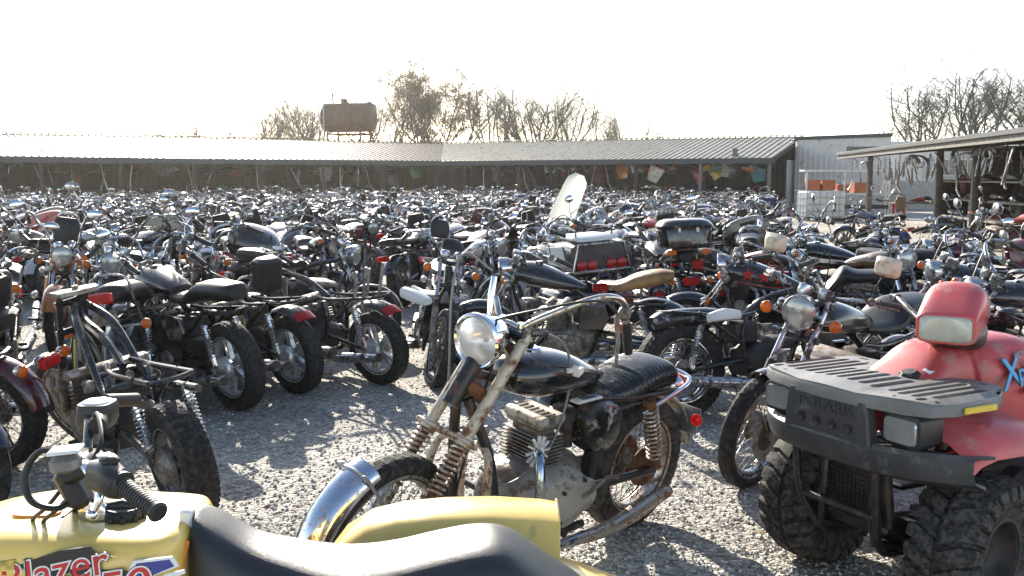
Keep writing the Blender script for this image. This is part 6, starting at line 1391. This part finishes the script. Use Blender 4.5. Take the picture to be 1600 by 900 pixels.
def red_quad():
    h = Vector((-.885,-.465,0)).normalized(); r_ = empty('quad_bike', (2.05,4.0,0), math.atan2(h.y, h.x), 'faded red four-wheeler with grey front rack and knobbly tyres at the right', 'quad bike')
    B = lambda n, m, p=None, c=None: m.build(n, p or r_, c)
    quad_chassis(r_, .60, -.60, .375, .37, .295, .23, .30, .27, 10, 'tyre_dusty', 'grimy_iron', 'red_spring', 24)
    # cowl and tank cover
    m = MB('red_plastic'); m.loft([(.80,0,.76,.17,.04,.06,4),(.66,0,.78,.17,.09,.08,4),(.56,0,.80,.16,.13,.1,3.6),(.48,0,.82,.155,.165,.1,3.4),(.40,0,.82,.16,.185,.12,3.2),(.33,0,.80,.165,.19,.14,3.2)], n=36, smooth=4); cw = B('front_cowl', m)
    m = MB('red_plastic'); m.loft([(.345,0,.78,.165,.205,.15,3.2),(.325,0,.78,.19,.225,.16,3.4),(.2,0,.77,.21,.25,.18,3.6),(.05,0,.76,.22,.255,.2,3.6),(-.08,0,.74,.20,.22,.2,3.4),(-.16,0,.72,.15,.16,.16,3.)], n=36, smooth=4); bd_ = B('tank_cover', m)
    m = MB('plastic'); m.lathe([(.03,-.01),(.038,0),(.038,.016),(.028,.026),(.001,.028)], (.62,.075,.885), (.25,0,1), 24)
    for k in range(8): a = k*.785; m.box((.62+.036*math.cos(a),.075+.036*math.sin(a),.896), (.010,.014,.018), Matrix.Rotation(a,3,'Z'), .003)
    B('filler_cap', m, cw); m = MB('decal_white'); m.box((.555,.115,.915), (.05,.035,.004), Euler((R(-18),R(14),0)), .001); B('warning_label', m, cw)
    m = MB('vinyl'); m.loft([(-.10,0,.84,.13,.06,.06,3),(-.25,0,.84,.16,.06,.06,3),(-.6,0,.86,.17,.07,.06,3),(-.85,0,.88,.16,.06,.06,3),(-.92,0,.87,.12,.03,.04,3)], n=24, smooth=3); B('seat', m)
    # fenders
    for sg in (1,-1):
        m = MB('red_plastic'); prof = [(.80,.745),(.74,.78),(.66,.795),(.50,.79),(.36,.765),(.24,.72),(.17,.66),(.14,.58)]; g = []
        for x, z in prof: g.append([(x,sg*.13,z+.01),(x,sg*.20,z+.012),(x,sg*.30,z),(x,sg*.40,z-.022),(x,sg*.46,z-.055),(x,sg*.485,z-.10),(x,sg*.49,z-.125)])
        m.shell(g if sg < 0 else [q[::-1] for q in g], .006); B('front_fender', m)
        m = MB('red_plastic'); prof = [(-.22,.60),(-.28,.72),(-.40,.80),(-.6,.82),(-.8,.81),(-.93,.76),(-.98,.68)]; g = []
        for x, z in prof: g.append([(x,sg*.12,z+.01),(x,sg*.25,z+.01),(x,sg*.36,z-.01),(x,sg*.46,z-.05),(x,sg*.49,z-.12)])
        m.shell(g if sg < 0 else [q[::-1] for q in g], .006); B('rear_fender', m)
        m = MB('plastic'); m.prism([(.17,.68),(.26,.715),(.25,.64),(.10,.46),(-.2,.34),(-.22,.58),(-.12,.50),(.08,.58)], sg*.47, sg*.50, .004); B('fender_guard', m)
    # front rack: slotted moulded plate
    outline = [(.44,-.20),(.44,-.30),(.47,-.36),(.56,-.41),(.80,-.43),(.90,-.40),(.945,-.33),(.985,-.14),(.99,0),(.985,.14),(.945,.33),(.90,.40),(.80,.43),(.56,.41),(.47,.36),(.44,.30),(.44,.20),(.50,.16),(.62,.13),(.64,.10),(.64,-.10),(.62,-.13),(.50,-.16)]
    slots = []
    def slot(cx, cy, L_, w_, ang=0):
        pts = []; 
        for k in range(12):
            a = -math.pi/2+math.pi*(k if k < 6 else k)/5 if k < 6 else math.pi/2+math.pi*(k-6)/5
            ex_ = (L_/2-w_/2)*(1 if k < 6 else -1); px_, py_ = ex_+w_/2*math.cos(a), w_/2*math.sin(a); ca, sa = math.cos(ang), math.sin(ang); pts.append((cx+px_*ca-py_*sa, cy+px_*sa+py_*ca))
        slots.append(pts)
    for sg in (1,-1):
        slot(.70, sg*.36, .28, .036); slot(.71, sg*.305, .34, .034); slot(.71, sg*.255, .36, .034); slot(.71, sg*.205, .34, .034)
        slot(.52, sg*.385, .08, .022, sg*.5); slot(.89, sg*.35, .05, .03); slot(.475, sg*.28, .05, .018, 1.57)
        for px_, py_ in ((.93,.27),(.53,.21),(.865,.395)): slot(px_, sg*py_, .017, .016)
    for yy in (-.135,-.08,-.025,.03,.085,.14): slot(.79, yy, .22, .036)
    import mathutils
    zt, zb = .885, .858
    vs_ = [Vector((x,y)) for x, y in outline]; loops = [list(range(len(outline)))]; allp = list(outline)
    edges = [(i, (i+1) % len(outline)) for i in range(len(outline))]
    for s_ in slots:
        o = len(allp); allp += s_; edges += [(o+i, o+(i+1) % len(s_)) for i in range(len(s_))]; loops.append(list(range(o, o+len(s_))))
    res = mathutils.geometry.delaunay_2d_cdt([Vector(p) for p in allp], edges, [], 0, 1e-6)
    pv, tris = res[0], res[2]
    def inside(p, poly):
        c = False; j = len(poly)-1
        for i in range(len(poly)):
            if (poly[i][1] > p[1]) != (poly[j][1] > p[1]) and p[0] < (poly[j][0]-poly[i][0])*(p[1]-poly[i][1])/(poly[j][1]-poly[i][1])+poly[i][0]: c = not c
            j = i
        return c
    keep = []
    for t_ in tris:
        c = [sum(pv[i][k] for i in t_)/len(t_) for k in (0,1)]
        if inside(c, outline) and not any(inside(c, s_) for s_ in slots): keep.append(tuple(t_))
    # gentle raised centre and turned down rim
    def zz(x, y): return zt+.012*max(0, 1-abs(y)/.17)**.5*(1 if x > .66 else .3)-.02*max(0, (abs(y)-.38)/.06)-.015*max(0,(x-.95)/.04)
    n_ = len(pv); vv = [(p[0],p[1],zz(p[0],p[1])) for p in pv]+[(p[0],p[1],zz(p[0],p[1])-.016) for p in pv]
    def key(a, b): return (min(a,b), max(a,b))
    cnt = {}
    for t_ in keep:
        for k in range(3): e = (t_[k], t_[(k+1) % 3]); cnt.setdefault(key(*e), []).append(e)
    ar = lambda t_: (pv[t_[1]][0]-pv[t_[0]][0])*(pv[t_[2]][1]-pv[t_[0]][1])-(pv[t_[1]][1]-pv[t_[0]][1])*(pv[t_[2]][0]-pv[t_[0]][0])
    keep = [t_ if ar(t_) > 0 else t_[::-1] for t_ in keep]
    fs = list(keep)+[tuple(n_+i for i in t_[::-1]) for t_ in keep]
    cnt = {}
    for t_ in keep:
        for k in range(3): e = (t_[k], t_[(k+1) % 3]); cnt.setdefault(key(*e), []).append(e)
    for k_, es in cnt.items():
        if len(es) == 1: a, b = es[0]; fs.append((b, a, n_+a, n_+b))
    m = MB('faded_plastic'); m.add(vv, fs); rk = B('front_rack', m)
    m = MB('faded_plastic'); n2 = len(outline); m.rings([[Vector((x*k+.0*(1-k)+(.72*(1-k)), y*k, z)) for x, y in outline] for k, z in ((1.0,zt-.012),(1.012,zt-.02),(1.012,zt-.055),(.99,zt-.055),(.99,zt-.018))], cap=False); B('rack_rim', m, rk)
    m = MB('yellow_reflector'); m.box((.70,.4445,.848), (.16,.012,.024), Euler((0,0,R(-2))), .003); B('side_reflector', m, rk)
    m = MB('black_enamel'); m.mir([(.5,.25,.85),(.5,.2,.74)], .012, n=8).mir([(.9,.25,.85),(.88,.25,.7)], .012, n=8); B('rack_support', m, rk)
    # bumper with the name plate and four holes
    m = MB('bumper_plastic'); g = []
    for i in range(25):
        t = -1+2*i/24; y = .50*t; x = .985-.20*abs(t)**3-.0*t; f = 1 if abs(t) < .62 else 0
        up = .76 if abs(t) < .42 else .685
        g.append([(x-.10,y,.69),(x-.01,y,.70),(x+.01,y,.685),(x+.012,y,.645),(x-.005,y,.60),(x-.06,y,.575)])
    m.shell(g[::-1], .012); bp_ = B('bumper', m)
    m = MB('bumper_plastic'); m.prism([(-.215,.68),(-.20,.80),(-.185,.845),(.185,.845),(.20,.80),(.215,.68)], .935, .985, .008, plane='yz'); pl_ = B('name_panel', m, bp_)
    for k in range(4): m = MB('decal_black'); m.lathe([(.019,0),(.019,.004),(.016,.004),(.0005,-.002)], (.985,-.115+.077*k,.735), (1,0,0), 18); B('round_hole', m, pl_)
    text_obj('lettering', 'POLARIS', 'bumper_plastic', .060, frame_M((.9862,0,.80), (0,1,0), (0,0,1)), pl_, .0022, xs=1.2)
    for sg in (1,-1):
        m = MB('plastic'); m.loft([(.80,sg*.30,.765,.075,.055,.055,5),(.86,sg*.30,.765,.082,.062,.062,6),(.925,sg*.30,.765,.082,.060,.060,6),(.928,sg*.30,.765,.074,.052,.052,6)], n=24); i_ = B('lamp_housing', m)
        m = MB('lens'); m.loft([(.926,sg*.30,.765,.070,.048,.048,6),(.936,sg*.30,.765,.066,.044,.044,6)], n=24); B('lamp_lens', m, i_)
    # radiator and front guard
    m = MB('grimy_iron'); m.box((.80,0,.46), (.04,.34,.26), Euler((0,R(8),0)), .01); rd = B('radiator', m); m = MB('plastic')
    for k in range(17): m.box((.826-.002*k+.018,-.15+.01875*k,.46), (.004,.004,.24), None, 0)
    for k in range(13): m.box((.842,0,.35+.019*k), (.004,.32,.004), None, 0)
    m.build('radiator_grille', rd)
    m = MB('black_rust'); m.mir([(.93,.20,.66),(.90,.19,.40),(.80,.14,.24),(.6,.13,.22)], .016, n=10, smooth=4).tube([(.90,-.19,.40),(.90,.19,.40)], .013, n=8).box((.70,0,.30), (.22,.30,.10), Euler((0,R(-25),0)), .02); B('front_guard', m)
    # headlight pod on the bars
    M = Matrix.Translation((.40,.10,1.045))@Matrix.Rotation(R(27),4,'Z')@Matrix.Diagonal((.82,.88,.98,1)); P_ = []
    m = MB('red_plastic'); m.loft([(.245,0,.042,.112,.052,.052,5),(.235,0,.042,.122,.062,.058,5),(.15,0,.060,.128,.092,.062,3.8),(.03,0,.078,.132,.128,.066,3.2),(-.09,0,.075,.122,.112,.062,3.),(-.18,0,.062,.09,.07,.05,2.8),(-.21,0,.055,.05,.035,.03,2.6)], n=40, smooth=3).xf(M); pod = B('headlight_pod', m)
    m = MB('old_lens'); m.loft([(.238,0,.042,.106,.050,.050,6),(.252,0,.042,.105,.048,.049,6),(.258,0,.042,.098,.042,.043,6)], n=28).xf(M); B('headlight_lens', m, pod)
    m = MB('plastic'); m.loft([(.20,0,.0,.09,.02,.02,4),(.1,0,.0,.115,.03,.045,4),(-.05,0,.0,.12,.03,.07,3.4),(-.17,0,.01,.10,.03,.05,3),(-.22,0,.02,.05,.02,.02,3)], n=24, smooth=3).xf(M); B('pod_base', m, pod)
    m = MB('black_enamel'); m.tube([(.40,0,.80),(.42,0,1.0)], .03, n=12)
    m.tube([(.34,.40,1.10),(.30,.30,1.13),(.36,.14,1.08),(.40,0,1.05),(.34,-.14,1.08),(.26,-.30,1.13),(.16,-.42,1.12)], .013, n=10, smooth=4); hb_ = B('handlebar', m)
    for p0, p1 in (((.31,.32,1.125),(.20,.43,1.10)), ((.26,-.30,1.13),(.14,-.42,1.11))): m = MB('rubber'); m.tube([p0,p1], .018, n=12); B('grip', m, hb_)
    m = MB('plastic'); m.box((.30,.25,1.13), (.07,.05,.05), None, .012).tube([(.33,.27,1.13),(.37,.36,1.12),(.33,.44,1.09)], .007, n=6, smooth=3); B('brake_lever', m, hb_)
    # lettering on the left side of the tank cover
    def side(x, z, slope=.10, y=.226): return frame_M((x,y,z), (-1,-.04,slope), (0,-.28,1))
    for of, mm_, dy in ((.004,'decal_black',0),(.0005,'decal_sky',.002)):
        text_obj('lettering', 'X', mm_, .17, side(.235,.885,.18,.222+dy), bd_, .001, shear=.35, xs=1.0, offset=of)
        text_obj('lettering', 'plorer', mm_, .088, side(.085,.905,.22,.2235+dy), bd_, .001, shear=.3, offset=of)
    text_obj('lettering', '400', 'decal_grey', .055, side(.10,.815,.18,.233), bd_, .001, xs=1.3, offset=.002)
    text_obj('lettering', 'POLARIS', 'decal_grey', .030, side(.12,.965,.20,.208), bd_, .001, xs=1.3)
    return r_
mat('red_spring', (.40,.02,.02), .4, coat=.2)
red_quad()
def glare_veil_box(density, g=.0, colr=(1,.97,.92)):
    m = bpy.data.materials.new('haze'); m.use_nodes = True; nt = m.node_tree; nt.nodes.remove(nt.nodes['Principled BSDF'])
    v = nt.nodes.new('ShaderNodeVolumePrincipled'); v.inputs['Color'].default_value = (*colr,1); v.inputs['Density'].default_value = density; v.inputs['Anisotropy'].default_value = g
    nt.links.new(v.outputs[0], nt.nodes['Material Output'].inputs['Volume']); MATS['haze'] = m
    b = MB('haze'); b.box((0,50,9.5), (240,130,21), None, 0); tag(b.build('haze'), 'thin added veil over the whole yard imitating sun glare', 'haze', kind='stuff')
glare_veil_box(.00045, .8)  # thin scattering volume added to imitate veiling sun glare
# ------------------------------------------------------------------ light, sky, camera
SUN_EL, SUN_AZ = R(27), R(-17)     # azimuth measured from +Y, negative = left
w = bpy.data.worlds.new('World'); scene.world = w; w.use_nodes = True; nt = w.node_tree
sky = nt.nodes.new('ShaderNodeTexSky'); sky.sky_type = 'NISHITA'; sky.sun_disc = False; sky.sun_elevation = SUN_EL; sky.sun_rotation = SUN_AZ
sky.air_density = 1.0; sky.dust_density = 1.0; sky.ozone_density = 1.0
bg = nt.nodes['Background']; bg.inputs['Strength'].default_value = .10; 
tcw = nt.nodes.new('ShaderNodeTexCoord'); sxw = nt.nodes.new('ShaderNodeSeparateXYZ'); nt.links.new(tcw.outputs['Generated'], sxw.inputs[0])
mrw = nt.nodes.new('ShaderNodeMapRange'); mrw.interpolation_type = 'SMOOTHSTEP'; mrw.inputs['From Min'].default_value = .0; mrw.inputs['From Max'].default_value = .42; mrw.inputs['To Min'].default_value = 6.0; mrw.inputs['To Max'].default_value = 0.
nt.links.new(sxw.outputs['Z'], mrw.inputs[0]); adw = nt.nodes.new('ShaderNodeVectorMath'); adw.operation = 'ADD'; cbw = nt.nodes.new('ShaderNodeCombineXYZ')
for i_ in range(3): nt.links.new(mrw.outputs[0], cbw.inputs[i_])
nt.links.new(sky.outputs[0], adw.inputs[0]); nt.links.new(cbw.outputs[0], adw.inputs[1]); nt.links.new(adw.outputs[0], bg.inputs[0])
sl_ = bpy.data.lights.new('sun', 'SUN'); sl_.energy = 5.0; sl_.angle = R(.5); sl_.color = (1,.93,.82)
so = bpy.data.objects.new('sun', sl_); col.objects.link(so)
d = Vector((math.sin(SUN_AZ)*math.cos(SUN_EL), math.cos(SUN_AZ)*math.cos(SUN_EL), math.sin(SUN_EL)))
so.rotation_euler = d.to_track_quat('Z', 'Y').to_euler(); so.location = (-20, 30, 40)
cd = bpy.data.cameras.new('camera'); cam = bpy.data.objects.new('camera', cd); col.objects.link(cam); scene.camera = cam
cd.sensor_width = 36; cd.lens = 36*FPX/1600; cd.clip_end = 3000; cd.clip_start = .05
cam.location = (0, 0, CAMZ); cam.rotation_euler = (R(90)-PITCH, 0, 0)
vs = scene.view_settings; vs.view_transform = 'Standard'; vs.look = 'None'; vs.gamma = 1; vs.use_curve_mapping = False; vs.exposure = 1.25
scene.cycles.max_bounces = 6; scene.cycles.diffuse_bounces = 2; scene.cycles.glossy_bounces = 3; scene.cycles.transmission_bounces = 4; scene.cycles.transparent_max_bounces = 4
scene.cycles.sample_clamp_indirect = 6; scene.cycles.caustics_reflective = False; scene.cycles.caustics_refractive = False; scene.cycles.use_denoising = True
